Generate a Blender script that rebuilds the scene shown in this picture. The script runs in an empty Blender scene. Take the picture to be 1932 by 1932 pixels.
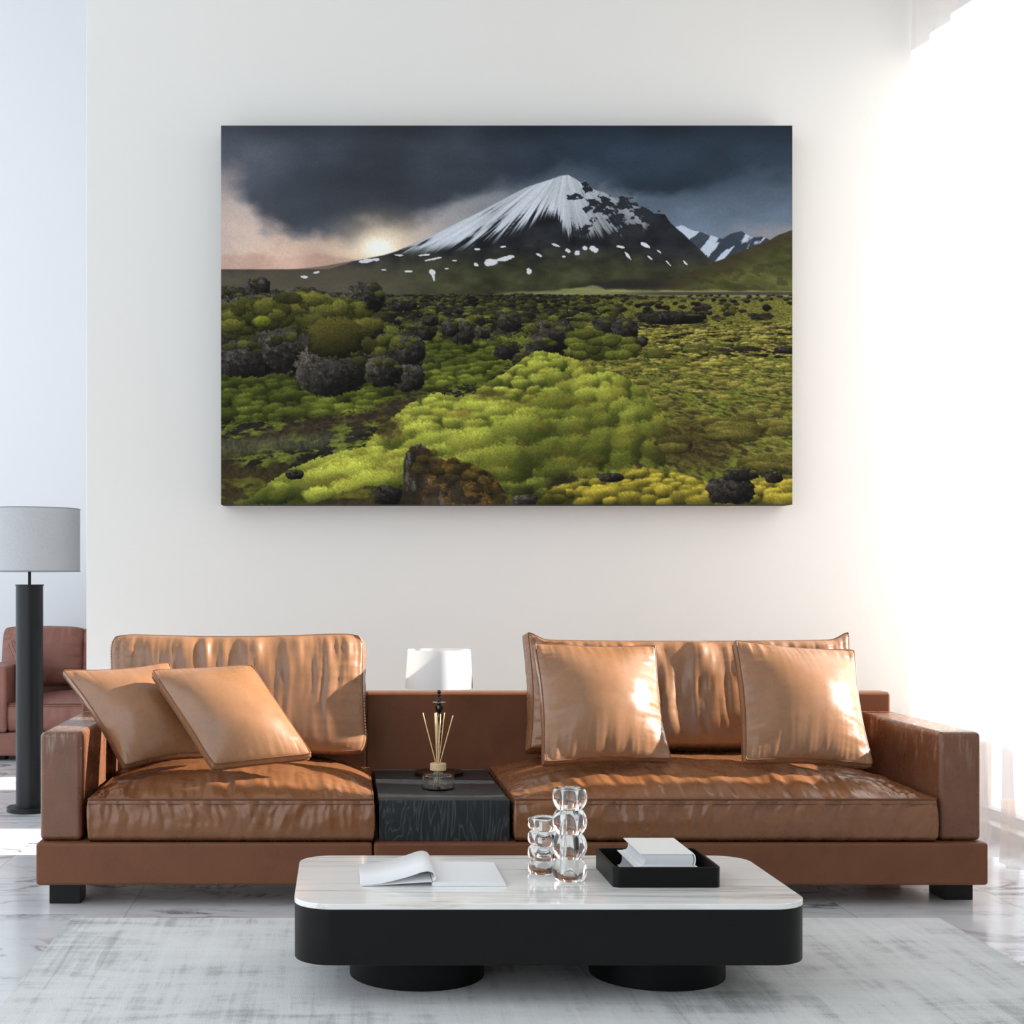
import bpy, bmesh, math, random
import numpy as np
from mathutils import Vector, Matrix

S = bpy.context.scene
COL = S.collection
F, VX, VY, H = 2700.0, 645.0, 1097.0, 1.1        # focal length in pixels of the 1932 frame, vanishing point, eye height


def P(px, py, d):
    """the point at depth d behind pixel (px, py)"""
    return Vector(((px-VX)*d/F, d, H-(py-VY)*d/F))


# ------------------------------------------------------------------ scene plumbing
def put(o, parent=None):
    COL.objects.link(o)
    if parent is not None:
        o.parent = parent
        o.matrix_parent_inverse = Matrix.Translation(-parent.location)
    return o


def thing(name, label, cat, loc=(0, 0, 0), group=None):
    o = bpy.data.objects.new(name, None); o.location = loc; o.empty_display_size = .05
    COL.objects.link(o)
    return tag(o, label, cat, group)


def tag(o, label=None, cat=None, group=None, kind=None):
    for k, v in (('label', label), ('category', cat), ('group', group), ('kind', kind)):
        if v: o[k] = v
    return o


def obj(name, verts, faces, mat, parent=None, smooth=True, wn=False):
    me = bpy.data.meshes.new(name)
    me.from_pydata([tuple(v) for v in verts], [], [tuple(f) for f in faces])
    bm = bmesh.new(); bm.from_mesh(me)
    bmesh.ops.remove_doubles(bm, verts=bm.verts, dist=1e-6)
    bmesh.ops.recalc_face_normals(bm, faces=bm.faces)
    bm.to_mesh(me); bm.free()
    return fin(name, me, mat, parent, smooth, wn)


def fin(name, me, mat, parent, smooth=True, wn=False):
    me.materials.append(mat)
    me.polygons.foreach_set('use_smooth', [smooth]*len(me.polygons))
    o = bpy.data.objects.new(name, me)
    put(o, parent)
    if wn:
        m = o.modifiers.new('wn', 'WEIGHTED_NORMAL'); m.keep_sharp = True; m.weight = 80
    return o


def box(name, x, y, z, mat, parent=None, bev=.004, seg=3):
    bm = bmesh.new(); bmesh.ops.create_cube(bm, size=1)
    for v in bm.verts:
        v.co = Vector((x[0]+(v.co.x+.5)*(x[1]-x[0]), y[0]+(v.co.y+.5)*(y[1]-y[0]), z[0]+(v.co.z+.5)*(z[1]-z[0])))
    if bev: bmesh.ops.bevel(bm, geom=bm.edges[:], offset=bev, segments=seg, profile=.5, affect='EDGES')
    me = bpy.data.meshes.new(name); bm.to_mesh(me); bm.free()
    return fin(name, me, mat, parent, bool(bev), bool(bev))


def lathe(name, prof, cx, cy, mat, parent=None, n=64, wn=False, close=False):
    """prof: (r, z) from one end to the other"""
    V, Fc = [], []
    for r, z in prof:
        for i in range(n):
            a = 2*math.pi*i/n; V.append((cx+r*math.cos(a), cy+r*math.sin(a), z))
    m = len(prof)
    for j in range(m if close else m-1):
        k = (j+1) % m
        for i in range(n):
            q = (i+1) % n; Fc.append((j*n+i, j*n+q, k*n+q, k*n+i))
    if not close:
        if prof[0][0] > 1e-5: Fc.append(tuple(range(n)))
        if prof[-1][0] > 1e-5: Fc.append(tuple((m-1)*n+i for i in range(n)))
    me = bpy.data.meshes.new(name); me.from_pydata(V, [], Fc)
    bm = bmesh.new(); bm.from_mesh(me); bmesh.ops.remove_doubles(bm, verts=bm.verts, dist=1e-6)
    bmesh.ops.recalc_face_normals(bm, faces=bm.faces)
    for e in bm.edges:
        if len(e.link_faces) == 2 and e.calc_face_angle(0) > .6: e.smooth = False
    bm.to_mesh(me); bm.free()
    return fin(name, me, mat, parent, True)


def tube(name, pts, r, mat, parent=None, n=8, cyclic=False):
    V, Fc = [], []; pts = [Vector(p) for p in pts]; N = len(pts)
    up = Vector((0, 0, 1))
    for i, p in enumerate(pts):
        if cyclic: t = pts[(i+1) % N]-pts[i-1]
        else: t = pts[min(i+1, N-1)]-pts[max(i-1, 0)]
        t.normalize()
        a = t.cross(up)
        if a.length < .05: a = t.cross(Vector((1, 0, 0)))
        a.normalize(); b = t.cross(a)
        rr = r[i] if isinstance(r, (list, tuple)) else r
        for k in range(n):
            q = 2*math.pi*k/n; V.append(p+a*(math.cos(q)*rr)+b*(math.sin(q)*rr))
    for i in range(N if cyclic else N-1):
        j = (i+1) % N
        for k in range(n):
            l = (k+1) % n; Fc.append((i*n+k, i*n+l, j*n+l, j*n+k))
    if not cyclic: Fc += [tuple(range(n)), tuple((N-1)*n+k for k in range(n))]
    return obj(name, V, Fc, mat, parent)


def prism(name, outline, z0, z1, mat, parent=None, bev=0., seg=2):
    bm = bmesh.new()
    lo = [bm.verts.new((x, y, z0)) for x, y in outline]; hi = [bm.verts.new((x, y, z1)) for x, y in outline]
    n = len(outline)
    bm.faces.new(lo); bm.faces.new(hi)
    for i in range(n): bm.faces.new((lo[i], lo[(i+1) % n], hi[(i+1) % n], hi[i]))
    bmesh.ops.recalc_face_normals(bm, faces=bm.faces)
    if bev:
        ed = [e for e in bm.edges if abs(e.verts[0].co.z-e.verts[1].co.z) < 1e-6]
        bmesh.ops.bevel(bm, geom=ed, offset=bev, segments=seg, profile=.5, affect='EDGES')
    me = bpy.data.meshes.new(name); bm.to_mesh(me); bm.free()
    return fin(name, me, mat, parent, True, True)


def rrect(x0, x1, y0, y1, r, n=14):
    out = []
    for cx, cy, a0 in ((x1-r, y1-r, 0), (x0+r, y1-r, 90), (x0+r, y0+r, 180), (x1-r, y0+r, 270)):
        for k in range(n+1):
            a = math.radians(a0+90*k/n); out.append((cx+r*math.cos(a), cy+r*math.sin(a)))
    return out


# ------------------------------------------------------------------ numpy noise for creases
def noise2(u, v, seed, lin=False):
    G = np.random.RandomState(seed).rand(64, 64)
    u = np.asarray(u, float); v = np.asarray(v, float)
    iu = np.floor(u).astype(int); iv = np.floor(v).astype(int); fu = u-iu; fv = v-iv
    if not lin:
        fu = fu*fu*(3-2*fu); fv = fv*fv*(3-2*fv)
        return (G[iv % 64, iu % 64]*(1-fu)+G[iv % 64, (iu+1) % 64]*fu)*(1-fv)+(G[(iv+1) % 64, iu % 64]*(1-fu)+G[(iv+1) % 64, (iu+1) % 64]*fu)*fv
    a = G[iv % 64, iu % 64]; b = G[iv % 64, (iu+1) % 64]; c = G[(iv+1) % 64, iu % 64]; d = G[(iv+1) % 64, (iu+1) % 64]
    return np.where(fu+fv < 1, a+(b-a)*fu+(c-a)*fv, d+(c-d)*(1-fu)+(b-d)*(1-fv))     # two flat facets per cell


def fb2(u, v, seed, o=3, lin=False):
    s = 0; a = 1; t = 0
    for k in range(o): s = s+a*noise2(u*2**k+3.1*k, v*2**k+1.7*k, seed+k, lin); t += a; a *= .5
    return s/t-.5


# ------------------------------------------------------------------ materials
def mat(name):
    m = bpy.data.materials.new(name); m.use_nodes = True
    nt = m.node_tree; b = nt.nodes['Principled BSDF']
    return m, nt, b


def lin(r, g, b):
    f = lambda c: ((c/255)/12.92 if c <= 10 else (((c/255)+.055)/1.055)**2.4)
    return (f(r), f(g), f(b), 1)


def node(nt, t, **kw):
    n = nt.nodes.new(t)
    for k, v in kw.items():
        if k in n.inputs: n.inputs[k].default_value = v
        else: setattr(n, k, v)
    return n


def coords(nt, scale=(1, 1, 1), loc=(0, 0, 0), rot=(0, 0, 0)):
    g = node(nt, 'ShaderNodeNewGeometry'); m = node(nt, 'ShaderNodeMapping')
    m.inputs['Scale'].default_value = scale; m.inputs['Location'].default_value = loc; m.inputs['Rotation'].default_value = rot
    nt.links.new(g.outputs['Position'], m.inputs['Vector'])
    return m.outputs['Vector']


def noise(nt, vec, scale, detail=4, rough=.5, dist=0.):
    n = node(nt, 'ShaderNodeTexNoise', Scale=scale, Detail=detail, Roughness=rough, Distortion=dist)
    nt.links.new(vec, n.inputs['Vector']); return n.outputs['Fac']


def ramp(nt, fac, stops):
    r = node(nt, 'ShaderNodeValToRGB'); e = r.color_ramp.elements
    while len(e) < len(stops): e.new(.5)
    for k, (p, c) in enumerate(stops): e[k].position = p; e[k].color = c
    nt.links.new(fac, r.inputs['Fac']); return r.outputs['Color']


def mix(nt, fac, a, b, mode='MIX'):
    n = node(nt, 'ShaderNodeMix', data_type='RGBA', blend_type=mode)
    for i, s in ((0, fac), (6, a), (7, b)):
        if isinstance(s, (int, float)): n.inputs[i].default_value = s
        elif isinstance(s, tuple): n.inputs[i].default_value = s
        else: nt.links.new(s, n.inputs[i])
    return n.outputs[2]


def math_(nt, op, a, b=None, c=None, clamp=False):
    n = node(nt, 'ShaderNodeMath', operation=op, use_clamp=clamp)
    for i, s in enumerate((a, b, c)):
        if s is None: continue
        if isinstance(s, (int, float)): n.inputs[i].default_value = s
        else: nt.links.new(s, n.inputs[i])
    return n.outputs[0]


def bump(nt, b, h, strength=.2, dist=.01):
    n = node(nt, 'ShaderNodeBump', Strength=strength, Distance=dist)
    nt.links.new(h, n.inputs['Height']); nt.links.new(n.outputs['Normal'], b.inputs['Normal']); return n


def plain(name, c, rough=.5, spec=.5, metal=0., grain=0., gscale=300):
    m, nt, b = mat(name)
    b.inputs['Base Color'].default_value = lin(*c); b.inputs['Roughness'].default_value = rough
    b.inputs['Specular IOR Level'].default_value = spec; b.inputs['Metallic'].default_value = metal
    if grain:
        v = coords(nt); n = noise(nt, v, gscale, 3, .6); bump(nt, b, n, grain, .002)
        d = tuple(x*.82 for x in lin(*c)[:3])+(1,)
        nt.links.new(ramp(nt, noise(nt, v, gscale*.6, 2), [(.3, d), (.7, lin(*c))]), b.inputs['Base Color'])
    return m


def leather(name, c, rough=.36, wear=None, pores=.12, coat=0., spec=.45):
    m, nt, b = mat(name)
    v = coords(nt)
    base = lin(*c); dark = tuple(x*.74 for x in base[:3])+(1,); lite = tuple(min(1, x*1.16) for x in base[:3])+(1,)
    cc = ramp(nt, noise(nt, v, 9, 5, .6), [(.25, dark), (.5, base), (.8, lite)])
    cc = mix(nt, .35, cc, ramp(nt, noise(nt, v, 420, 2, .6), [(.3, dark), (.7, lite)]))
    if wear:
        # rubbed, cracked streaks running down from the upper edge
        sv = coords(nt, (1, .35, .09)); n = noise(nt, sv, 95, 3, .6)
        z = node(nt, 'ShaderNodeSeparateXYZ'); g = node(nt, 'ShaderNodeNewGeometry'); nt.links.new(g.outputs['Position'], z.inputs[0])
        up = math_(nt, 'MULTIPLY_ADD', z.outputs['Z'], 1/.17, -wear/.17+1, True)
        f = math_(nt, 'MULTIPLY', up, ramp(nt, n, [(.53, (0, 0, 0, 1)), (.66, (1, 1, 1, 1))]))
        cc = mix(nt, math_(nt, 'MULTIPLY', f, .75), cc, lin(168, 146, 128))
    nt.links.new(cc, b.inputs['Base Color'])
    r = ramp(nt, noise(nt, v, 26, 4, .6), [(.3, (rough-.05,)*3+(1,)), (.7, (rough+.09,)*3+(1,))])
    nt.links.new(r, b.inputs['Roughness'])
    b.inputs['Specular IOR Level'].default_value = spec
    b.inputs['Coat Weight'].default_value = coat; b.inputs['Coat Roughness'].default_value = .22
    vo = node(nt, 'ShaderNodeTexVoronoi', Scale=520.); nt.links.new(v, vo.inputs['Vector'])
    h = math_(nt, 'ADD', math_(nt, 'MULTIPLY', vo.outputs['Distance'], .5), noise(nt, v, 60, 4, .6))
    bump(nt, b, h, pores, .003)
    return m


M = {}
M['leather'] = leather('tan_leather', (144, 101, 69), .26, None, .04, .2, .55)
M['leather_body'] = leather('brown_leather', (116, 74, 51), .42, None, .10, 0, .25)
M['leather_arm'] = leather('worn_brown_leather', (116, 75, 53), .27, .59, .08, 0, .5)
M['leather_seat'] = leather('creased_cognac_leather', (130, 84, 52), .25, None, .12, .15, .5)
M['leather_far'] = leather('far_brown_leather', (140, 94, 82), .40, None, .10, 0, .35)
M['piping'] = leather('dark_leather_piping', (112, 70, 46), .4)
M['thread'] = plain('pale_thread', (205, 190, 170), .7)
M['black_foot'] = plain('black_lacquer', (15, 14, 14), .5, .3, grain=.1)
M['black_metal'] = plain('black_textured_metal', (19, 19, 19), .42, .22, grain=.12, gscale=700)
M['black_base'] = plain('black_plinth', (11, 11, 12), .5, .2)
M['black_lamp'] = plain('black_lamp_metal', (19, 21, 25), .38, .35, grain=.05)
M['tray'] = plain('black_tray_lacquer', (9, 9, 9), .42, .2, grain=.08)
M['grey_shade'] = plain('grey_linen_shade', (196, 198, 201), .9, .1, grain=.15, gscale=500)
M['paper'] = plain('white_paper', (240, 241, 243), .65, .3)
M['book_cover'] = plain('white_book_board', (243, 243, 242), .5, .35)
M['pages'] = plain('page_block', (218, 220, 224), .8, .2)
M['reed'] = plain('rattan_reed', (226, 196, 150), .7, .2)
M['cork'] = plain('pale_wood_cap', (222, 194, 152), .75, .2, grain=.2, gscale=250)
M['wall'] = plain('white_wall_paint', (229, 227, 223), .9, .15)
M['wall_cool'] = plain('white_wall_paint_far', (234, 236, 240), .9, .15)
M['helper_plaster'] = plain('pale_helper_plaster', (226, 206, 196), .9, .1)  # for the added light-shaping wall and floor outside the window
M['frame'] = plain('white_window_frame', (225, 228, 232), .5, .4)

# translucent white lamp shade
m, nt, b = mat('white_fabric_shade')
b.inputs['Base Color'].default_value = lin(238, 238, 238); b.inputs['Roughness'].default_value = .9; b.inputs['Specular IOR Level'].default_value = .1
tr = node(nt, 'ShaderNodeBsdfTranslucent', Color=lin(240, 238, 234)); mx = node(nt, 'ShaderNodeMixShader', Fac=.35)
nt.links.new(b.outputs[0], mx.inputs[1]); nt.links.new(tr.outputs[0], mx.inputs[2]); nt.links.new(mx.outputs[0], nt.nodes['Material Output'].inputs['Surface'])
M['white_shade'] = m

# chrome-black turned lamp stem
M['stem'] = plain('black_glass_stem', (14, 16, 20), .08, .9)
M['steel'] = plain('polished_steel', (190, 195, 200), .2, .5, 1.)
M['lamp_foot'] = plain('dark_bronze', (30, 20, 17), .35, .5)


def glass(name, rough=0., tint=(255, 255, 255), ior=1.45):
    m, nt, b = mat(name)
    b.inputs['Base Color'].default_value = lin(*tint); b.inputs['Roughness'].default_value = rough
    b.inputs['Transmission Weight'].default_value = 1; b.inputs['IOR'].default_value = ior
    return m


M['glass'] = glass('clear_glass')
# thin flat window pane
m, nt, b = mat('window_glass')
tp = node(nt, 'ShaderNodeBsdfTransparent'); gl = node(nt, 'ShaderNodeBsdfGlossy', Roughness=.0); mx = node(nt, 'ShaderNodeMixShader', Fac=.06)
nt.links.new(tp.outputs[0], mx.inputs[1]); nt.links.new(gl.outputs[0], mx.inputs[2]); nt.links.new(mx.outputs[0], nt.nodes['Material Output'].inputs['Surface'])
M['pane'] = m
# sheer curtain: an open weave, partly see-through, partly scattering
m, nt, b = mat('white_sheer')
tp = node(nt, 'ShaderNodeBsdfTransparent'); tl = node(nt, 'ShaderNodeBsdfTranslucent', Color=lin(190, 187, 185)); df = node(nt, 'ShaderNodeBsdfDiffuse', Color=lin(248, 244, 241))
m1 = node(nt, 'ShaderNodeMixShader', Fac=.42); m2 = node(nt, 'ShaderNodeMixShader', Fac=.58)
nt.links.new(tl.outputs[0], m1.inputs[1]); nt.links.new(df.outputs[0], m1.inputs[2])
nt.links.new(m1.outputs[0], m2.inputs[1]); nt.links.new(tp.outputs[0], m2.inputs[2]); nt.links.new(m2.outputs[0], nt.nodes['Material Output'].inputs['Surface'])
M['sheer'] = m

# floor: polished white marble tiles, fine dark veins
m, nt, b = mat('white_marble_tiles')
g = node(nt, 'ShaderNodeNewGeometry'); sp = node(nt, 'ShaderNodeSeparateXYZ'); nt.links.new(g.outputs['Position'], sp.inputs[0])


def tile_line(s, origin, pitch, w):
    t = math_(nt, 'FRACT', math_(nt, 'MULTIPLY_ADD', s, 1/pitch, -origin/pitch+40))
    d = math_(nt, 'MINIMUM', t, math_(nt, 'SUBTRACT', 1, t))
    return math_(nt, 'LESS_THAN', d, w/pitch)


jl = math_(nt, 'MAXIMUM', tile_line(sp.outputs['X'], -.714, .6, .0016), tile_line(sp.outputs['Y'], 4.73, 1.2, .0016))
cell = math_(nt, 'ADD', math_(nt, 'MULTIPLY', math_(nt, 'FLOOR', math_(nt, 'MULTIPLY_ADD', sp.outputs['X'], 1/.6, .714/.6)), 3.7), math_(nt, 'MULTIPLY', math_(nt, 'FLOOR', math_(nt, 'MULTIPLY_ADD', sp.outputs['Y'], 1/1.2, -4.73/1.2)), 7.3))
cb = node(nt, 'ShaderNodeCombineXYZ'); nt.links.new(cell, cb.inputs['Z'])
va = node(nt, 'ShaderNodeVectorMath', operation='ADD'); nt.links.new(coords(nt, (1.0, 1.9, 1), rot=(0, 0, .5)), va.inputs[0]); nt.links.new(cb.outputs[0], va.inputs[1])
n1 = noise(nt, va.outputs[0], 1.5, 9, .62, 1.1)
v1 = math_(nt, 'ABSOLUTE', math_(nt, 'SUBTRACT', n1, .5))
vein = ramp(nt, v1, [(0, (1, 1, 1, 1)), (.010, (.6, .6, .6, 1)), (.045, (0, 0, 0, 1))])
mask = ramp(nt, noise(nt, va.outputs[0], 1.3, 3), [(.40, (0, 0, 0, 1)), (.6, (1, 1, 1, 1))])
vf = math_(nt, 'MULTIPLY', vein, mask)
cl = ramp(nt, noise(nt, va.outputs[0], 2.2, 5, .6), [(.3, lin(214, 216, 221)), (.7, lin(234, 234, 236))])
cc = mix(nt, math_(nt, 'MULTIPLY', vf, .95), cl, lin(80, 82, 98))
cc = mix(nt, math_(nt, 'MULTIPLY', jl, .5), cc, lin(120, 122, 128))
nt.links.new(cc, b.inputs['Base Color']); b.inputs['Roughness'].default_value = .16; b.inputs['Specular IOR Level'].default_value = .5
M['marble_floor'] = m

# coffee table top: white marble with long straight grey and ochre veins
m, nt, b = mat('striped_white_marble')
v = coords(nt, (.35, 9, 4)); n = noise(nt, v, 1.7, 6, .6, .2)
c1 = ramp(nt, n, [(.30, lin(234, 234, 232)), (.42, lin(247, 247, 245)), (.54, lin(249, 249, 247)), (.585, lin(234, 234, 231)), (.605, lin(196, 195, 192)), (.63, lin(248, 248, 246)), (.8, lin(249, 249, 248))])
o_ = ramp(nt, noise(nt, coords(nt, (.5, 12, 5), (3, 1, 0)), 2.0, 5, .6, .3), [(.60, (0, 0, 0, 1)), (.64, (1, 1, 1, 1)), (.67, (0, 0, 0, 1))])
nt.links.new(mix(nt, math_(nt, 'MULTIPLY', o_, .4), c1, lin(196, 172, 140)), b.inputs['Base Color'])
b.inputs['Roughness'].default_value = .10
M['marble_top'] = m

# side table: black stained oak, cathedral grain
m, nt, b = mat('black_stained_oak')
v = coords(nt, (1, 1, .16)); w = noise(nt, v, 9, 3, .55, .9)
rings = math_(nt, 'FRACT', math_(nt, 'MULTIPLY', w, 15))
gr = ramp(nt, rings, [(0, lin(84, 90, 93)), (.20, lin(34, 38, 40)), (.8, lin(25, 28, 30)), (1, lin(66, 72, 75))])
fine = ramp(nt, noise(nt, coords(nt, (1, 1, .05)), 160, 3, .6), [(.35, lin(22, 25, 27)), (.7, lin(44, 49, 52))])
nt.links.new(mix(nt, .35, gr, fine), b.inputs['Base Color']); b.inputs['Roughness'].default_value = .42
bump(nt, b, rings, .12, .002)
M['oak'] = m

# rug: pale grey viscose with brushed darker strokes both ways
m, nt, b = mat('distressed_grey_rug')
f1 = noise(nt, coords(nt, (9, .55, 1)), 2.4, 6, .66, .5); f2 = noise(nt, coords(nt, (1.6, 7, 1), (2, 4, 0)), 1.6, 6, .7, .6); f3 = noise(nt, coords(nt), 1.6, 6, .62)
s = math_(nt, 'ADD', math_(nt, 'MULTIPLY', f1, .36), math_(nt, 'ADD', math_(nt, 'MULTIPLY', f2, .34), math_(nt, 'MULTIPLY', f3, .46)))
cc = ramp(nt, s, [(.43, lin(136, 138, 139)), (.51, lin(180, 182, 182)), (.575, lin(212, 214, 214)), (.70, lin(226, 228, 228))])
pile = noise(nt, coords(nt, (1, 1, 1)), 330, 2, .7)
cc = mix(nt, .5, cc, ramp(nt, pile, [(.3, lin(120, 122, 123)), (.7, lin(255, 255, 255))]), 'OVERLAY')
nt.links.new(cc, b.inputs['Base Color']); b.inputs['Roughness'].default_value = .95; b.inputs['Specular IOR Level'].default_value = .1
b.inputs['Sheen Weight'].default_value = .25
bump(nt, b, pile, .5, .004)
M['rug'] = m


# ------------------------------------------------------------------ daylight and exposure
SUN_E, SUN_AZ = 24.0, -.3
SKY_E, SKY_C = 1.7, (.86, .93, 1.0, 1)
EXPO = 0.28
PRINT_GAIN = 1.0

def landscape(NX, NY):
    """Mossy lava field under a snowy peak: NY x NX x 3 array of sRGB 0..1, row 0 at the top (all procedural noise)."""
    RS = np.random.RandomState(7)
    K = NX/1860.0
    X, Y = np.meshgrid((np.arange(NX)+.5)/K+30, (np.arange(NY)+.5)/NY*1234+30)

    def vnoise(u, v, seed):
        r = np.random.RandomState(seed); G = r.rand(64, 64)
        iu = np.floor(u).astype(int); iv = np.floor(v).astype(int)
        fu = u-iu; fv = v-iv
        fu = fu*fu*fu*(fu*(fu*6-15)+10); fv = fv*fv*fv*(fv*(fv*6-15)+10)
        a = G[iv % 64, iu % 64]; b = G[iv % 64, (iu+1) % 64]; c = G[(iv+1) % 64, iu % 64]; d = G[(iv+1) % 64, (iu+1) % 64]
        return (a*(1-fu)+b*fu)*(1-fv)+(c*(1-fu)+d*fu)*fv

    def fbm(u, v, seed, octs=5, gain=.5):
        s = 0; a = 1; t = 0
        for o in range(octs):
            s = s+a*vnoise(u*2**o+o*7.3, v*2**o+o*3.1, seed+o); t += a; a *= gain
        return s/t

    def sst(a, b, x):
        t = np.clip((x-a)/(b-a), 0, 1); return t*t*(3-2*t)

    def col(*c): return np.array(c, float)/255
    img = np.zeros((NY, NX, 3))
    fz = fbm(X/7, Y/6, 221, 3); fz2 = fbm(X/22, Y/18, 231, 4)
    rkn = 1-2*np.abs(fbm(X/34, Y/30, 401, 5, .6)-.5); rkn = np.clip((rkn-.5)*2, 0, 1); rkf = fbm(X/9, Y/9, 411, 4, .65)

    def over(m, c):
        img[:] = img*(1-m[..., None])+np.asarray(c)*m[..., None]

    def line(pts, x):
        p = np.array(pts, float); return np.interp(x, p[:, 0], p[:, 1])
    # ---- sky
    n1 = fbm(X/300, Y/170, 11, 6); n2 = fbm(X/120+5, Y/80, 31, 5); n3 = fbm(X/500, Y/60, 51, 5)
    base = np.zeros_like(img)
    t = sst(30, 480, Y)[..., None]
    left = col(120, 118, 124)*(1-t)+col(205, 176, 158)*t
    mid = col(95, 104, 116)*(1-t)+col(176, 172, 172)*t
    right = col(52, 66, 82)*(1-t)+col(112, 128, 146)*t
    wl = sst(850, 350, X)[..., None]; wr = sst(800, 1350, X)[..., None]
    base = mid*(1-wl)*(1-wr)+left*wl*(1-wr)+right*wr
    img[:] = base*(.86+.28*n2[..., None])
    # lower light banks, right of the peak
    over(sst(.5, .75, n3)*sst(1200, 1450, X)*sst(200, 300, Y)*.35, col(122, 142, 165))
    over(sst(330, 385, Y)*sst(1600, 1850, X)*.5, col(158, 145, 142))
    # pale openings on the left
    over(sst(.42, .66, n1)*sst(520, 60, X)*sst(190, 300, Y)*.55, col(205, 190, 184))
    over(sst(.45, .7, n2)*sst(420, 100, X)*sst(300, 420, Y)*.5, col(222, 196, 176))
    # dark cloud deck
    edge = line([(30, 150), (110, 215), (170, 320), (260, 372), (420, 372), (520, 345), (700, 318), (850, 262), (1000, 205), (1150, 180), (1300, 205), (1500, 235), (1700, 225), (1900, 235)], X)
    d = edge-Y+(n1-.5)*190+(n2-.5)*110
    m = sst(-45, 60, d)
    dk = col(66, 73, 84)*(1-sst(700, 1200, X)[..., None])+col(42, 54, 68)*sst(700, 1200, X)[..., None]
    dk = dk*(.72+.5*fbm(X/210+9, Y/130, 71, 6)[..., None])
    core = sst(240, 0, np.hypot((X-520)*.55, (Y-200)))[..., None]
    dk = dk*(1-.22*core)
    dk = dk*(1-.25*sst(110, 30, Y)[..., None])
    over(m*.96, dk)
    # wispy lower lip, lighter left top corner
    over(sst(300, 60, np.hypot(X-40, (Y-90)*1.2))*.45*n1, col(150, 152, 162))
    over(sst(.56, .72, n2)*sst(-70, 0, d)*sst(60, 0, d)*.3, col(150, 150, 156))
    # sun
    r = np.hypot((X-545)*.8, (Y-428)*1.25)
    over(sst(210, 10, r)*.55, col(250, 222, 182)); over(sst(105, 5, r)*.85, col(255, 240, 212)); over(sst(58, 12, r), col(255, 252, 240))
    # low pink bank
    lb = line([(30, 452), (140, 440), (220, 452), (330, 446), (400, 455), (520, 470)], X)+(n2-.5)*24
    over(sst(-3, 10, Y-lb)*sst(560, 420, X)*.6, (col(196, 158, 142)*(.8+.4*n2[..., None])))
    # ---- far hills
    h = line([(30, 527), (120, 515), (230, 500), (330, 492), (380, 485), (460, 470), (700, 470)], X)
    over(sst(-1.5, 1.5, Y-h), col(128, 108, 96)*(.85+.3*n2[..., None]))
    h = line([(30, 552), (150, 535), (300, 515), (380, 492), (1900, 700)], X)
    over(sst(-1.5, 1.5, Y-h)*sst(700, 500, X)*.8, col(108, 98, 84))
    # ---- second peaks on the right
    jag = (fbm(X/26, X*0+3.3, 91, 4)-.5)*16
    h = line([(1470, 392), (1500, 362), (1528, 356), (1570, 372), (1620, 386), (1662, 398), (1690, 382), (1722, 374), (1757, 393), (1790, 392), (1830, 410), (1900, 430)], X)+jag*.6
    m = sst(-1.5, 1.5, Y-h)*sst(1465, 1490, X)
    sn = fbm((X+Y*.8)/26, (Y-X*.2)/60, 95, 5)
    c = col(52, 60, 72)*(.7+.6*n2[..., None])
    sm = sst(.47, .56, sn-.0016*(Y-400)+.05*(X < 1660)-.06*(X > 1660))[..., None]
    over(m, c*(1-sm)+col(178, 192, 208)*sm)
    # ---- main mountain
    ridge = [(380, 498), (470, 470), (560, 452), (600, 440), (700, 396), (800, 346), (870, 312), (900, 296), (960, 264), (1020, 233), (1060, 219), (1105, 205), (1135, 194), (1160, 191), (1185, 205), (1200, 216), (1214, 209), (1240, 236), (1270, 246), (1300, 262), (1345, 268), (1370, 290), (1440, 318), (1475, 320), (1490, 346), (1530, 380), (1580, 425), (1615, 460), (1680, 505), (1760, 560), (1900, 620)]
    h = line(ridge, X)+jag*.35*sst(1180, 1260, X)
    mm = sst(-1.6, 1.6, Y-h)
    ang = np.arctan2(X-1150, Y-150); rad = np.hypot(X-1150, Y-150)
    st = fbm(ang*22, rad/210, 101, 5, .6); st2 = fbm(ang*60, rad/120, 111, 4, .6); rk = fbm(X/55, Y/34, 121, 5)
    rock = (col(34, 36, 41)*(.55+.9*rk[..., None]))
    low = sst(395, 520, Y+(X-1000)*.02+(rk-.5)*60)[..., None]
    grn = (col(60, 62, 42)*(.55+.9*fbm(X/70, Y/40, 131, 5)[..., None]))
    haze = sst(900, 400, X)[..., None]
    grn = grn*(1-haze*.75)+col(92, 84, 74)*haze*.75
    body = rock*(1-low)+grn*low
    over(mm, body)
    # snow: a lower limit by x, broken by streaks that run down from the summit
    lim = line([(560, 452), (600, 446), (700, 442), (820, 424), (900, 405), (980, 385), (1040, 350), (1090, 318), (1125, 330), (1150, 395), (1200, 398), (1260, 395), (1330, 392), (1400, 385), (1450, 350), (1500, 335)], X)
    p = sst(60, -150, Y-lim)*.62+(st-.5)*1.15+(st2-.5)*.55+.05
    p = p+.42*sst(260, 60, rad)+.26*sst(1080, 800, X)+.22*sst(1120, 1180, X)*sst(1430, 1380, X)*sst(240, 320, Y)
    p = p-.55*sst(.52, .66, rk)*sst(1170, 1230, X)*sst(1480, 1420, X)-.5*sst(0, 1, sst(18, 4, np.abs(Y-h-8))*sst(1195, 1215, X)*sst(1260, 1235, X))
    sm = sst(.30, .52, p)*sst(10, -25, Y-lim-(st2-.5)*40)
    sm = sm*sst(1520, 1440, X)*mm
    sc = col(206, 214, 224)*(.72+.38*st[..., None]+.1*(n2[..., None]-.5))
    sc = sc*(1-.28*sst(1140, 1330, X)[..., None])
    sc = sc*(1-.18*sst(300, 420, Y)[..., None]*sst(900, 1050, X)[..., None])
    over(sm, np.clip(sc, 0, 1))
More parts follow.
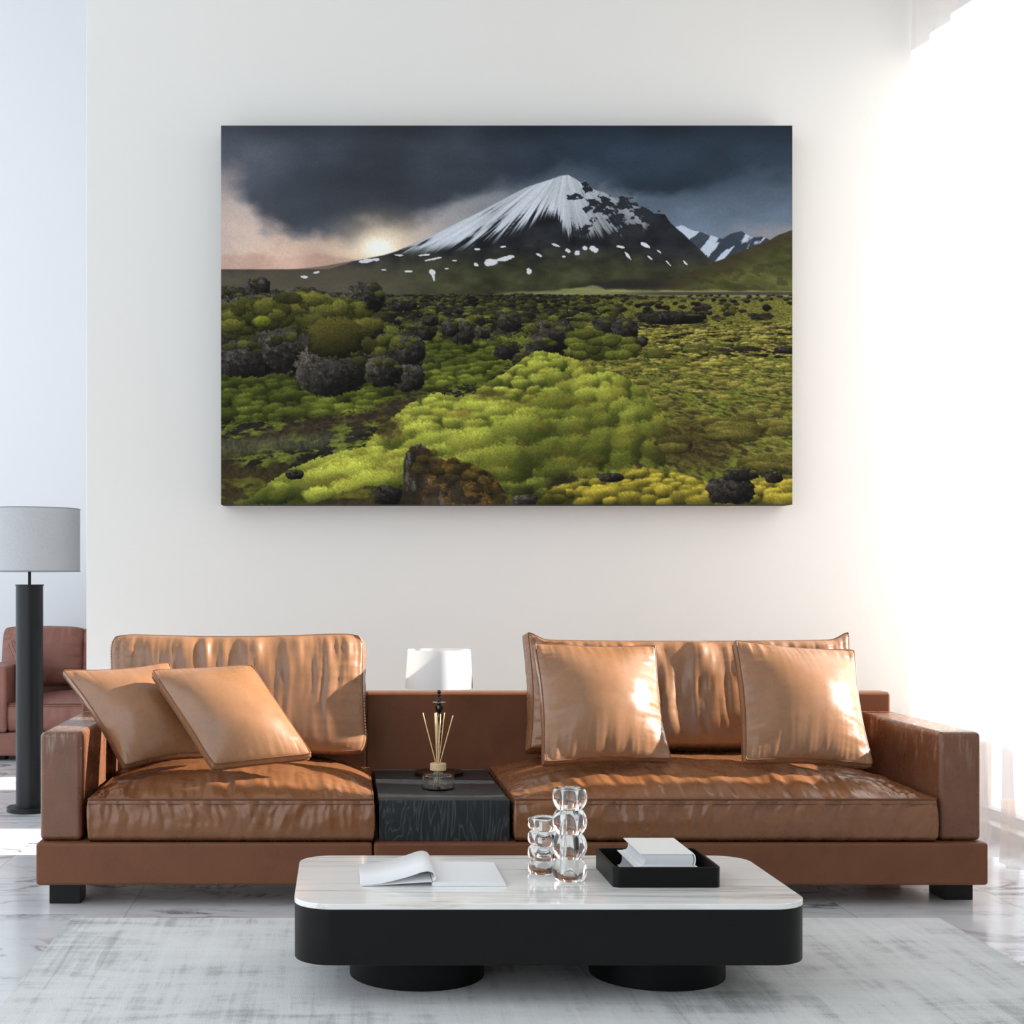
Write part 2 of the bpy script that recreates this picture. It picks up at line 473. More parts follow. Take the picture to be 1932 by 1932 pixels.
    over(sst(.50, .53, .36*sst(34, 4, np.hypot((X-1218)*.8, Y-226))+.6*fbm(X/14, Y/10, 441, 4))*mm*(np.hypot((X-1218)*.8, Y-226) < 34), col(36, 40, 48))
    over(sst(.50, .53, .34*sst(62, 8, np.hypot((X-1265)*.8, (Y-292)*1.3))+.62*fbm(X/20, Y/13, 421, 4))*(np.hypot((X-1265)*.8, (Y-292)*1.3) < 62), col(38, 42, 50))
    for (cx, cy, rr) in [(1345, 285, 40), (1400, 320, 44), (1180, 262, 22), (1330, 330, 26), (1220, 300, 16), (1440, 345, 40)]:
        over(sst(.50, .53, .34*sst(rr*1.3, 4, np.hypot((X-cx)*.7, (Y-cy)*1.5))+.60*fbm(X/18+3, Y/11, 431, 4))*(np.hypot((X-cx)*.7, (Y-cy)*1.5) < rr*1.3), col(40, 44, 52))
    # cliffs on the right shoulder
    over(sst(-4, 10, Y-line([(1380, 420), (1440, 330), (1475, 325), (1520, 385), (1620, 470)], X))*sst(1385, 1420, X)*sst(1640, 1580, X)*sst(520, 440, Y)*.75, col(36, 38, 44)*(.6+.8*rk[..., None]))
    # scattered snow patches
    for (px, py, a, b, th) in [(510, 470, 38, 7, -.15), (300, 523, 16, 5, 0), (340, 509, 12, 3, -.2), (640, 505, 14, 4, 0), (718, 508, 12, 9, .6), (722, 525, 5, 14, -.2), (765, 495, 10, 3, 0), (905, 475, 30, 13, -.2), (955, 462, 34, 9, -.2), (860, 483, 12, 6, .6), (950, 425, 22, 5, -.1), (865, 433, 12, 4, 0), (1032, 505, 11, 14, .3), (1066, 452, 14, 4, .5), (1160, 440, 14, 9, .5), (1190, 443, 16, 11, -.2), (1243, 434, 18, 10, .5), (1215, 430, 9, 8, 0), (1145, 457, 8, 4, 0), (1330, 425, 16, 4, .2), (1355, 455, 18, 5, .9), (1412, 420, 22, 7, .5), (1425, 460, 14, 4, .7), (1485, 478, 14, 3, .8), (1540, 476, 12, 3, .8), (720, 465, 30, 3, -.2), (610, 452, 18, 3, .1), (1120, 420, 18, 4, .3), (690, 452, 26, 3, -.1), (560, 500, 10, 2, 0), (790, 470, 12, 3, 0), (1455, 440, 10, 3, .7)]:
        ca, sa = math.cos(th), math.sin(th)
        q = (((X-px)*ca+(Y-py)*sa)/a)**2+((-(X-px)*sa+(Y-py)*ca)/b)**2
        over(sst(.50, .36, q*.66+(n2-.5)*.7*1.2+(fbm(X/18, Y/12, 141, 3)-.5)*.9), col(206, 210, 216))
    # ---- right green hill
    h = line([(1180, 575), (1300, 560), (1400, 546), (1500, 528), (1560, 505), (1640, 472), (1700, 450), (1790, 412), (1850, 385), (1900, 368)], X)+(rk-.5)*8
    m = sst(-1.5, 1.5, Y-h)*sst(1200, 1320, X)
    gn = fbm((X+Y*.9)/80, (Y-X*.35)/36, 151, 5)
    dd = sst(70, 0, Y-h-(gn-.4)*70)[..., None]
    c = (col(84, 88, 46)*(.55+.7*gn[..., None]))*(1-.72*dd)+col(50, 44, 34)*.72*dd
    over(m, c)
    over(sst(.55, .68, fbm((X+Y)/60, (Y-X*.4)/25, 161, 5))*m*.5, col(50, 44, 32))
    # dark lava tongue and pale plain
    over(sst(14, 0, np.abs(Y-545-(X-1400)*-.03)-6+(rk-.5)*16)*sst(1180, 1260, X)*sst(1560, 1420, X)*.85, col(40, 36, 36))
    pl = sst(563, 572, Y+(rk-.5)*10-line([(880, 12), (1100, 0), (1240, -18), (1280, -4), (1900, 2)], X))*sst(860, 960, X)
    over(pl, col(122, 124, 82)*(.75+.5*fbm(X/160, Y/7, 171, 4)[..., None]))
    over(sst(.0, 1., sst(8, 2, np.abs(Y-577)))*sst(1250, 1500, X)*.85, col(58, 52, 54))
    # ---- ground base
    g0 = line([(30, 552), (100, 560), (450, 575), (600, 582), (900, 578), (1100, 580), (1200, 584), (1900, 590)], X)+(fbm(X/16, Y*0, 181, 3)-.5)*12
    gm = sst(-2, 2, Y-g0)
    depth = np.clip((Y-575)/660, 0.01, 1)
    pu = (X-960)/(60+560*depth)*10; pv = 9/(depth+.06)
    gn = fbm(pu*1.1, pv*2.6, 191, 6, .6); gn2 = fbm(pu*4, pv*7, 201, 4, .6)
    moss = col(112, 122, 46)*(.5+.85*gn2[..., None]); brown = col(62, 50, 34)*(.55+.8*gn2[..., None]); dark = col(34, 32, 28)*(.5+.9*gn2[..., None])
    wr = sst(1050, 1450, X+(Y-600)*.5)
    mk = sst(.4, .56, gn+.12*(wr-.4))[..., None]
    over(gm, (dark*(1-wr[..., None])+brown*wr[..., None])*(1-mk)+moss*mk)
    over(gm*sst(1150, 1500, X)*sst(720, 600, Y)*.55, col(116, 112, 52)*(.7+.6*gn2[..., None]))
    over(gm*sst(1000, 1200, X)*sst(.58, .7, gn)*.7, brown)
    # bare earth path on the lower left
    fz_ = fbm(X/7, Y/6, 219, 3)
    pm = sst(60, 10, np.abs(Y-line([(30, 1100), (300, 1010), (560, 960), (800, 880)], X))+(gn-.5)*90)*sst(820, 600, X)
    over(pm*.85, col(58, 48, 36)*(.5+.9*fbm(X/9, Y/7, 211, 4)[..., None]))
    over(sst(1120, 1170, Y+(gn-.5)*80+(fz2-.5)*30)*sst(620, 480, X), col(104, 104, 42)*(.35+.6*fbm(X/26, Y/16, 215, 5)[..., None]+.4*gn2[..., None]))
    over(sst(.5, .62, fbm(X/70, Y/34, 217, 4))*sst(1090, 1140, Y)*sst(620, 480, X)*.8, col(52, 42, 30)*(.5+.9*fz_[..., None]))
    over(sst(36, 8, np.abs(Y-1070-(X-150)*-.08)+(gn-.5)*30)*sst(520, 330, X)*.55, col(92, 96, 68)*(.6+.8*fbm(X/5, Y/14, 213, 3)[..., None]))

    # ---- stamped lumps: painter's order, each a little shaded dome with a fuzzy rim
    grain = RS.rand(NY, NX); grain = (grain+np.roll(grain, 1, 0)+np.roll(grain, 1, 1)+np.roll(grain, (1, 1), (0, 1)))/4

    def lump(cx, cy, rx, ry, c, shade=.75, rough=.25, light=(-.35, -.8), p=2.0, alpha=1.0, gr=.16, mask=None):
        x0 = max(0, int((cx-rx*1.25-30)*K)); x1 = min(NX, int((cx+rx*1.25-30)*K)+1)
        y0 = max(0, int((cy-ry*1.25-30)*NY/1234)); y1 = min(NY, int((cy+ry*1.25-30)*NY/1234)+1)
        if x1-x0 < 1 or y1-y0 < 1: return
        s = np.s_[y0:y1, x0:x1]
        u = (X[s]-cx)/rx; v = (Y[s]-cy)/ry
        q = (np.abs(u)**p+np.abs(v)**p)**(1/p)+(fz2[s]-.5)*rough*1.6+(fz[s]-.5)*rough
        m = np.clip((1-q)*min(rx, ry)*K/1.6+.5, 0, 1)*alpha
        if mask is not None: m = m*mask[s]
        l = .5+.5*np.clip(u*light[0]+v*light[1], -1, 1)
        sh = (1-shade)+shade*l*1.25
        sh = sh*(1-.45*np.clip((q-.75)/.3, 0, 1)*(v > -.2))
        cc = np.asarray(c)*sh[..., None]*(1-gr+2*gr*grain[s][..., None])*(.82+.36*fz[s][..., None])
        img[s] = img[s]*(1-m[..., None])+cc*m[..., None]
    # ---- moss grown over lumps: a soft union of domes, lit from the upper left
    def mossfield(mask, L, c_hi, c_lo, tone, feather=.72, con=.62):
        Q = np.full((NY, NX), .34)
        for (x, y, rx, ry, hh) in sorted(L, key=lambda q: q[1]+q[3]*.6):
            kk = .84+.3*RS.rand()
            x0 = max(0, int((x-rx*1.2-30)*K)); x1 = min(NX, int((x+rx*1.2-30)*K)+2)
            y0 = max(0, int((y-ry*1.2-30)*NY/1234)); y1 = min(NY, int((y+ry*1.2-30)*NY/1234)+2)
            if x1-x0 < 1 or y1-y0 < 1: continue
            q = np.s_[y0:y1, x0:x1]
            u = (X[q]-x)/rx+(fz2[q]-.5)*.5; v = (Y[q]-y)/ry+(fz[q]-.5)*.25+u*u*.25
            w = np.sqrt(u*u+v*v)
            m = sst(1.0, feather, w)
            Q[q] = Q[q]*(1-m)+np.clip(.56-con*v*(.55+.6*np.abs(v))-.2*u, 0, .98)*m*kk+Q[q]*0
        v = (Q*tone)[..., None]
        t = np.clip(v*1.05, 0, 1)
        c = c_lo*(1-t)+c_hi*t
        over(mask, np.clip(c*(.34+.72*v)*(.82+.22*fz[..., None]+.28*(grain[..., None]-.4)), 0, 1))

    def jitter(x0, x1, y0, y1, size, asp):
        out = []; y = y0
        while y < y1:
            sz = size(y); x = x0+RS.rand()*sz
            while x < x1:
                k = .7+.65*RS.rand()
                out.append((x+(RS.rand()-.5)*sz*.5, y+(RS.rand()-.5)*sz*asp*.9, sz*k, sz*asp*k*1.15, 1)); x += sz*(1.05+.6*RS.rand())
            y += sz*asp*.98
        return out
    ml = col(150, 158, 58); md = col(92, 98, 36); rkc = col(58, 55, 50); rkl = col(98, 94, 88)
    # distant lava rubble
    over(sst(600, 584, Y)*gm*.7, col(44, 40, 36))
    L = []
    for i in range(2600):
        t = RS.rand()**1.7; y = 582+t*190; x = 30+RS.rand()*1860
        if x > 1180+RS.rand()*260-(t*300): 
            if RS.rand() < .8: continue
        s = 5+t*34*(.5+RS.rand())
        L.append((y, x, s, RS.rand()))
    for y, x, s, k in sorted(L):
        tt = min(1, (y-580)/190)
        mossy = RS.rand() < .34+.22*tt
        c = (col(88, 92, 38)*(.55+.25*tt+.6*RS.rand()) if mossy else col(60, 54, 47)*(.4+.6*RS.rand()))
        lump(x, y, s*(.9+.5*k), s*.62, c, .8, .6)
    # meadow cushions on the right
    L = jitter(1000, 1900, 650, 1250, lambda y: 12+(y-650)/600*44, .42)
    mm2 = sst(.44, .54, fbm(pu*.5+3, pv*1.3, 361, 4)+.05*sst(800, 700, Y))*sst(-20, 30, X-line([(640, 1250), (760, 1150), (1250, 1400)], Y))*sst(640, 690, Y)*sst(1010, 960, Y-(X-1500)*.25+(gn2-.5)*60)
    mossfield(mm2*.95, L, col(184, 174, 84), col(84, 84, 32), (1.06-.2*sst(760, 1000, Y))*(.7+.35*gn2))
    # moss bank on the middle left, between boulders and the big mound
    lim = line([(30, 1000), (300, 985), (500, 960), (640, 900), (900, 870), (990, 790), (1010, 700)], X)
    top = line([(30, 800), (520, 830), (560, 720), (980, 730), (1010, 800)], X)
    bm = sst(-8, 8, lim-Y+(gn2-.5)*50)*sst(-8, 8, Y-top+(gn2-.5)*40)*sst(1000, 970, X)
    L = jitter(30, 1010, 690, 1000, lambda y: 20+(y-690)/300*22, .55)
    mossfield(bm, L, col(128, 138, 50), col(46, 56, 16), .45+.6*fbm(X/130, Y/60, 341, 4))
    # boulder group, upper left: rock faces below, moss caps above
    def boulder(cx, cy, rx, ry, cap=.5, seed=0, tone=1.0):
        r = np.random.RandomState(seed)
        s_ = np.abs((X-cx)/rx)**2.6+np.abs((Y-cy)/ry)**2.6
        m = sst(1.12, .96, s_+(fz2-.5)*.9+(fz-.5)*.35)
        lit = np.clip(.62-.30*(X-cx)/rx-.42*(Y-cy)/ry, .16, 1.15)
        lit = lit*(.42+.75*rkf+.45*(fz2-.35))*(1-.5*sst(.80, .97, rkn))
        over(m, np.clip(col(80, 74, 66)*tone*lit[..., None], 0, 1))
        over(m*sst(.6, .7, fbm(X/13, Y/11, 421, 3))*.35*min(1, tone), col(128, 126, 120)*np.clip(lit+.2, 0, 1)[..., None])
        for k in range(int(26*cap)):
            u = r.rand()*1.7-.85
            lump(cx+u*rx, cy-ry*(math.sqrt(max(0, 1-u*u))*.8-.45*r.rand()), rx*(.16+.16*r.rand()), ry*(.13+.12*r.rand()), col(98, 100, 40)*(.55+.6*r.rand()), .7, .35, alpha=.8)
    for a in [(60, 590, 60, 34, .2, 1), (150, 560, 40, 36, .1, 2), (180, 605, 80, 30, .3, 21), (290, 590, 60, 34, .2, 3), (500, 590, 58, 52, .15, 4), (400, 600, 60, 24, .2, 5), (620, 610, 50, 24, .3, 22),
              (90, 690, 100, 100, .9, 6), (200, 660, 90, 70, 1.2, 7), (330, 640, 90, 60, 1.2, 8), (440, 640, 70, 60, 1.1, 9), (250, 730, 170, 110, .8, 10), (110, 790, 100, 60, .2, 11), (240, 760, 70, 70, .3, 12),
              (400, 720, 110, 80, 1.0, 13), (390, 820, 115, 85, .12, 14, 1.25), (500, 700, 60, 60, 1.0, 15), (600, 780, 80, 80, .8, 16), (640, 850, 50, 45, .1, 17, 1.2), (680, 700, 50, 30, .8, 23), (560, 830, 60, 50, .3, 18), (650, 760, 46, 46, .3, 19)]:
        boulder(*a[:5], seed=a[5], tone=a[6] if len(a) > 6 else 1.0)
    for k in range(60):
        x = 60+RS.rand()*460; y = line([(30, 640), (200, 590), (320, 585), (450, 605), (540, 690)], x)+RS.rand()*90
        lump(x, y, 26+24*RS.rand(), 16+12*RS.rand(), col(112, 112, 46)*(.55+.55*RS.rand()), .7, .35, alpha=.8)
    lump(400, 720, 92, 68, col(84, 80, 34), .8, .3); lump(165, 670, 34, 18, col(120, 126, 40), .7, .3)
    for a in [(820, 705, 42, 36, .1, 31, 1.1), (775, 690, 30, 26, .1, 32), (710, 665, 30, 18, .1, 33), (880, 705, 26, 20, .1, 34), (970, 670, 40, 30, .1, 35), (1110, 715, 72, 52, .25, 36), (1070, 745, 52, 28, .6, 37), (1300, 680, 60, 26, .1, 38, .8), (1345, 700, 44, 42, .1, 39, .85), (1385, 735, 36, 18, .1, 40), (960, 765, 44, 28, .1, 41, .8), (1035, 795, 54, 30, .3, 42, .8), (1500, 655, 110, 22, .1, 43, .7), (1870, 760, 40, 12, .1, 44, .7)]:
        boulder(*a[:5], seed=a[5], tone=a[6] if len(a) > 6 else 1.0)
    for k in range(120):
        x = 1180+RS.rand()*190; y = 690+RS.rand()*90
        if y < 690+(x-1180)*.25: continue
        lump(x, y, 22+16*RS.rand(), 11+7*RS.rand(), col(112, 118, 44)*(.6+.4*RS.rand()), .6, .3)
    # ---- the great moss mound
    poly = [(1060, 762), (1120, 772), (1180, 790), (1240, 812), (1300, 832), (1350, 852), (1400, 882), (1440, 930), (1480, 985), (1495, 1040), (1475, 1070), (1482, 1135), (1420, 1142), (1380, 1120), (1330, 1148), (1280, 1150), (1220, 1172), (1150, 1170), (1125, 1195), (1060, 1215), (1040, 1235), (965, 1232), (900, 1190), (820, 1150), (720, 1140), (620, 1175), (610, 1225), (520, 1200), (430, 1222), (330, 1262), (210, 1264), (100, 1262), (190, 1190), (250, 1150), (330, 1115), (420, 1090), (500, 1075), (530, 1030), (575, 985), (640, 940), (700, 908), (740, 900), (790, 912), (850, 905), (890, 870), (950, 838), (1000, 800)]
    P = np.array(poly, float)
    inside = np.zeros((NY, NX), bool); j = len(P)-1
    XX = X+(fz2-.5)*18; YY = Y+(fz-.5)*10
    for i in range(len(P)):
        xi, yi, xj, yj = P[i, 0], P[i, 1], P[j, 0], P[j, 1]
        c = ((yi > YY) != (yj > YY)) & (XX < (xj-xi)*(YY-yi)/(yj-yi+1e-9)+xi); inside ^= c; j = i
    L = []
    for (x, y, rx, ry, _) in jitter(60, 1500, 765, 1265, lambda y: 26+(y-760)/480*50, .62):
        flank = np.clip((x-1000-(y-800)*.3)/250, 0, 1)
        L.append((x, y, rx*(1.1-.3*flank), ry*(1+.75*flank), 1))
    for (x, y, rx, ry) in [(960, 1150, 95, 105), (1085, 1130, 70, 90), (860, 1090, 110, 90), (1010, 1040, 105, 85), (740, 1085, 120, 75), (560, 1150, 120, 70), (340, 1205, 110, 58), (1180, 1100, 66, 76), (1250, 1110, 60, 62), (1330, 1080, 62, 74), (1440, 1100, 46, 52), (1385, 1000, 64, 72), (1455, 1020, 40, 46), (1220, 1000, 74, 76), (1120, 960, 90, 66), (1290, 930, 74, 60), (650, 985, 100, 44), (900, 960, 120, 44), (500, 1180, 66, 60)]:
        L.append((x, y, rx, ry, rx*.78))
    crest = line([(60, 1270), (300, 1150), (500, 1090), (640, 985), (740, 930), (900, 905), (1000, 850), (1070, 790), (1180, 815), (1300, 860), (1400, 920), (1500, 1000)], X)
    dn = np.clip((Y-crest-10)/(70+.42*np.clip(Y-760, 0, 480)), 0, 2)
    rs = np.clip((X-1020-(Y-830)*.22)/330, 0, 1)
    tone = 1.22-.32*dn-.30*rs+.05*sst(900, 600, X)
    mossfield(inside*1.0, L, col(160, 166, 66), col(64, 78, 22), tone*(.82+.3*fbm(X/120, Y/80, 321, 3)))
    over(inside*sst(.56, .72, fbm(X/60, Y/36, 331, 4))*.28, col(120, 104, 40)*(.7+.6*fz[..., None]))
    over(sst(40, 8, np.hypot((X-575)*.7, (Y-1020)*.62)+(fz2-.5)*40)*.85, col(58, 48, 28)*(.6+.8*fz[..., None]))
    over(sst(30, 5, np.hypot((X-915)*.35, (Y-908)*1.2)+(fz2-.5)*20)*.6, col(84, 74, 36)); over(sst(26, 5, np.hypot((X-815)*.5, (Y-968)*1.2)+(fz2-.5)*20)*.5, col(96, 70, 34))
    # pits in front of the mound
    over(sst(46, 5, np.hypot((X-1140)*.55, (Y-1195)*.9)+(fz2-.5)*40)*.8, col(34, 30, 20)); over(sst(40, 5, np.hypot((X-1030)*.4, (Y-1240)*.9)+(fz2-.5)*30)*.8, col(26, 26, 18))
    over(sst(120, 20, np.hypot((X-1560)*.6, (Y-1070)*.9)+(fz2-.5)*90)*.7, col(60, 48, 28)*(.5+.9*fz[..., None]))
    # near right moss
    yt = line([(1050, 1258), (1110, 1205), (1250, 1172), (1400, 1142), (1560, 1168), (1640, 1205), (1720, 1190), (1900, 1150)], X)
    L = jitter(1060, 1900, 1140, 1270, lambda y: 30+(y-1140)*.1, .55)
    mossfield(sst(-4, 5, Y-yt+(fz2-.5)*16)*sst(1040, 1070, X), L, col(176, 162, 58), col(70, 72, 22), (1.08-.45*sst(1200, 1100, X)*sst(1180, 1250, Y))*(.8+.35*fbm(X/90, Y/40, 351, 3)))
    L = []
    for i in range(420):
        x = 1500+RS.rand()*400; y = 985+RS.rand()*170
        L.append((y, x, 16+40*RS.rand()))
    for y, x, s in sorted(L):
        if fbm(np.array([x/130.]), np.array([y/60.]), 251, 3)[0] < .5: continue
        lump(x, y, s*1.2, s*.42, col(124, 118, 52)*(.5+.5*RS.rand()), .7, .3, gr=.2, alpha=.8)
    boulder(1690, 1215, 78, 46, .05, 51, .9); boulder(1720, 1165, 60, 22, .3, 54, .8); boulder(1300, 1175, 40, 14, .1, 55, .9); boulder(1830, 1170, 30, 24, .2, 56, .7)
    # foreground boulder
    fb = np.clip(np.minimum.reduce([(X-(618+(1264-Y)*.03))/6, (Y-line([(600, 1150), (628, 1110), (650, 1075), (682, 1064), (705, 1085), (735, 1112), (790, 1108), (860, 1150), (910, 1160), (945, 1200), (970, 1264)], X))/5+(fz2-.5)*6, (968-X)/8]), 0, 1)
    rt = fbm(X/26, Y/30, 261, 5, .6)
    over(fb, (col(66, 56, 42)*(.3+1.2*rt[..., None]))*(1-.35*sst(700, 940, X)[..., None]))
    over(fb*sst(.5, .62, fbm(X/40+3, Y/24, 271, 5, .6))*.75*sst(640, 740, X), col(112, 84, 38)*(.5+.9*fz[..., None]))
    over(fb*sst(.56, .68, fbm(X/22, Y/46+8, 281, 5, .65))*.7*sst(790, 690, X), col(150, 148, 142))
    over(fb*sst(720, 690, X+(Y-1150)*.25)*.35, col(20, 18, 16))
    for k in range(60):
        x = 660+RS.rand()*290; y = line([(628, 1120), (682, 1080), (790, 1115), (910, 1165), (970, 1264)], x)+RS.rand()*70
        lump(x, y, 10+14*RS.rand(), 7+8*RS.rand(), col(96, 82, 34)*(.5+.6*RS.rand()), .6, .5, alpha=.6)
    boulder(572, 1235, 44, 34, .0, 61, .75); boulder(1020, 1252, 40, 22, .0, 62, 1.2); boulder(270, 1165, 30, 16, .3, 63, .8)
    img[:] = img*(.94+.12*grain[..., None])
    return np.clip(img, 0, 1)


# ------------------------------------------------------------------ the room
def st(o): o['kind'] = 'structure'; return o


XR = 2.80                                             # inner face of the window wall
WIN = (4.90, 6.5)
st(box('floor', (-6, 2.95), (-1.0, 10.4), (-.12, 0), M['marble_floor'], bev=0))
st(box('ceiling', (-6, 2.95), (-1.0, 10.4), (5.6, 5.72), M['wall'], bev=0))
st(box('wall_back', (-1.16, XR), (6.5, 6.68), (0, 5.6), M['wall'], bev=.002))
st(box('wall_front', (-1.0, 2.95), (-1.15, -1.0), (0, 5.6), M['wall'], bev=0))
st(box('wall_far', (-6, 2.95), (10.2, 10.35), (0, 5.6), M['wall_cool'], bev=0))


def wall_with_holes(name, x0, x1, y0, y1, z0, z1, holes, mat):
    """one solid wall in the YZ plane with rectangular openings (y0, y1, z0, z1)"""
    ys = sorted({y0, y1, *[h[0] for h in holes], *[h[1] for h in holes]}); zs = sorted({z0, z1, *[h[2] for h in holes], *[h[3] for h in holes]})
    V, Fc = [], []

    def q(*p): Fc.append(tuple(range(len(V), len(V)+4))); V.extend(p)
    solid = lambda i, j: 0 <= i < len(ys)-1 and 0 <= j < len(zs)-1 and not any(h[0] <= ys[i] < h[1] and h[2] <= zs[j] < h[3] for h in holes)
    for i in range(len(ys)-1):
        for j in range(len(zs)-1):
            if not solid(i, j): continue
            a, b_, c, d = ys[i], ys[i+1], zs[j], zs[j+1]
            q((x0, a, c), (x0, b_, c), (x0, b_, d), (x0, a, d)); q((x1, a, c), (x1, b_, c), (x1, b_, d), (x1, a, d))
            if not solid(i-1, j): q((x0, a, c), (x1, a, c), (x1, a, d), (x0, a, d))
            if not solid(i+1, j): q((x0, b_, c), (x1, b_, c), (x1, b_, d), (x0, b_, d))
            if not solid(i, j-1): q((x0, a, c), (x1, a, c), (x1, b_, c), (x0, b_, c))
            if not solid(i, j+1): q((x0, a, d), (x1, a, d), (x1, b_, d), (x0, b_, d))
    return obj(name, V, Fc, mat, None, False)


ZS, ZH = .05, 3.68
st(wall_with_holes('wall_right', XR, XR+.15, -1.0, 10.2, 0, 5.6, [(WIN[0], WIN[1], ZS, ZH), (7.55, 8.1, 0.02, 3.0)], M['wall']))


def window(n, y0, y1, z0, z1, bars):
    w = st(thing('window_%d' % n, None, None, (XR+.09, (y0+y1)/2, z0)))
    t = .045
    for a in ((y0, y0+t, z0, z1), (y1-t, y1, z0, z1), (y0+t, y1-t, z0, z0+t), (y0+t, y1-t, z1-t, z1)):
        box('frame', (XR+.07, XR+.12), a[:2], a[2:], M['frame'], w, .003, 2)
    for b_ in bars:
        box('mullion', (XR+.07, XR+.12), (b_-t/2, b_+t/2), (z0+t, z1-t), M['frame'], w, .003, 2)
    box('pane', (XR+.092, XR+.098), (y0+t, y1-t), (z0+t, z1-t), M['pane'], w, 0)


window(1, WIN[0], WIN[1], ZS, ZH, [5.6])
window(2, 7.55, 8.1, .02, 3.0, [])

# added, unseen: wall blocks low sun at the curtain foot, pale surfaces brighten it
st(box('floor_added_outside', (2.951, 4.8), (3.0, 7.3), (-.12, -.01), M['helper_plaster'], bev=0))
st(box('wall_added_sunblock', (4.65, 4.8), (3.0, 7.3), (-.009, 1.43), M['helper_plaster'], bev=0))

# ------------------------------------------------------------------ sheer curtain
cur = thing('sheer_curtain', 'floor-length white sheer curtain glowing in front of the window on the right', 'curtain', (2.57, 5.4, 0))
NY_, NZ_ = 520, 60
ys = np.linspace(4.35, 6.46, NY_); zs = np.linspace(.012, 4.16, NZ_)
ph = np.cumsum(1+.55*(noise2(ys*3.1, ys*0, 5)-.5))*(ys[1]-ys[0])
V = []
for z in zs:
    top = z/4.16
    amp = .040*(1-.25*top)+.028*max(0, 1-z/.5)**2
    wob = .018*(noise2(ys*2.2, np.full_like(ys, z*.5), 6)-.5)+.012*(noise2(ys*9, np.full_like(ys, z*.35), 8)-.5)*(1+2*max(0, 1-z/.6))
    x = 2.575+amp*np.sin(ph*2*math.pi/.235+.6*(1-top))+.35*amp*np.sin(ph*2*math.pi/.11+1.3)+wob
    y = ys+.022*np.cos(ph*2*math.pi/.235)*(1-.2*top)
    zz = z+(.012*noise2(ys*6, ys*0, 7) if z < .02 else 0)
    for k in range(NY_): V.append((x[k], y[k], zz[k] if hasattr(zz, '__len__') else zz))
Fc = [(j*NY_+k, j*NY_+k+1, (j+1)*NY_+k+1, (j+1)*NY_+k) for j in range(NZ_-1) for k in range(NY_-1)]
obj('curtain_panel', V, Fc, M['sheer'], cur)
tube('curtain_rail', [(2.575, 4.3, 4.175), (2.575, 6.499, 4.175)], .014, M['frame'], cur, 12)

# ------------------------------------------------------------------ canvas print
DW = 6.5
CX0, CX1 = (417-VX)*6.375/F, (1495-VX)*6.375/F
CZ0, CZ1 = H-(952-VY)*6.375/F, H-(237-VY)*6.375/F
art = thing('canvas_print', 'large canvas print of a snowy mountain above mossy lava, hung on the white wall', 'picture', ((CX0+CX1)/2, 6.48, CZ0))
# stretched canvas body with plain dark wrapped edges, then the printed face
box('stretcher', (CX0, CX1), (6.3765, 6.4992), (CZ0, CZ1), plain('canvas_edge', (44, 48, 50), .8, .2), art, .002, 2)
PX, PY = 930, 617
pic = landscape(PX, PY)
gx, gz = np.meshgrid(np.linspace(CX0, CX1, PX), np.linspace(CZ1, CZ0, PY))
co = np.stack([gx, np.full_like(gx, 6.375), gz], -1).reshape(-1, 3)
ii = (np.arange(PY-1)[:, None]*PX+np.arange(PX-1)[None]).ravel()
quads = np.stack([ii, ii+PX, ii+PX+1, ii+1], -1)
me = bpy.data.meshes.new('printed_face')
me.vertices.add(len(co)); me.vertices.foreach_set('co', co.ravel().astype(np.float32))
me.loops.add(quads.size); me.loops.foreach_set('vertex_index', quads.ravel().astype(np.int32))
me.polygons.add(len(quads)); me.polygons.foreach_set('loop_start', (np.arange(len(quads))*4).astype(np.int32))
me.update(calc_edges=True)
at = me.color_attributes.new('print', 'FLOAT_COLOR', 'POINT')
lp = np.where(pic <= .04045, pic/12.92, ((pic+.055)/1.055)**2.4)*PRINT_GAIN
at.data.foreach_set('color', np.concatenate([np.clip(lp, 0, .93), np.ones((PY, PX, 1))], -1).ravel().astype(np.float32))
m, nt, b = mat('ink_on_canvas')
ca = node(nt, 'ShaderNodeAttribute', attribute_name='print'); nt.links.new(ca.outputs['Color'], b.inputs['Base Color'])
b.inputs['Roughness'].default_value = .75; b.inputs['Specular IOR Level'].default_value = .12
fin('printed_face', me, m, art, False)

# ------------------------------------------------------------------ rug
rug = prism('area_rug', rrect(-.8777, 1.935, 2.35, 4.633, .012, 4), 0, .012, M['rug'], None, .004)
tag(rug, 'large pale grey distressed rug under the low table, in front of the sofa', 'rug')


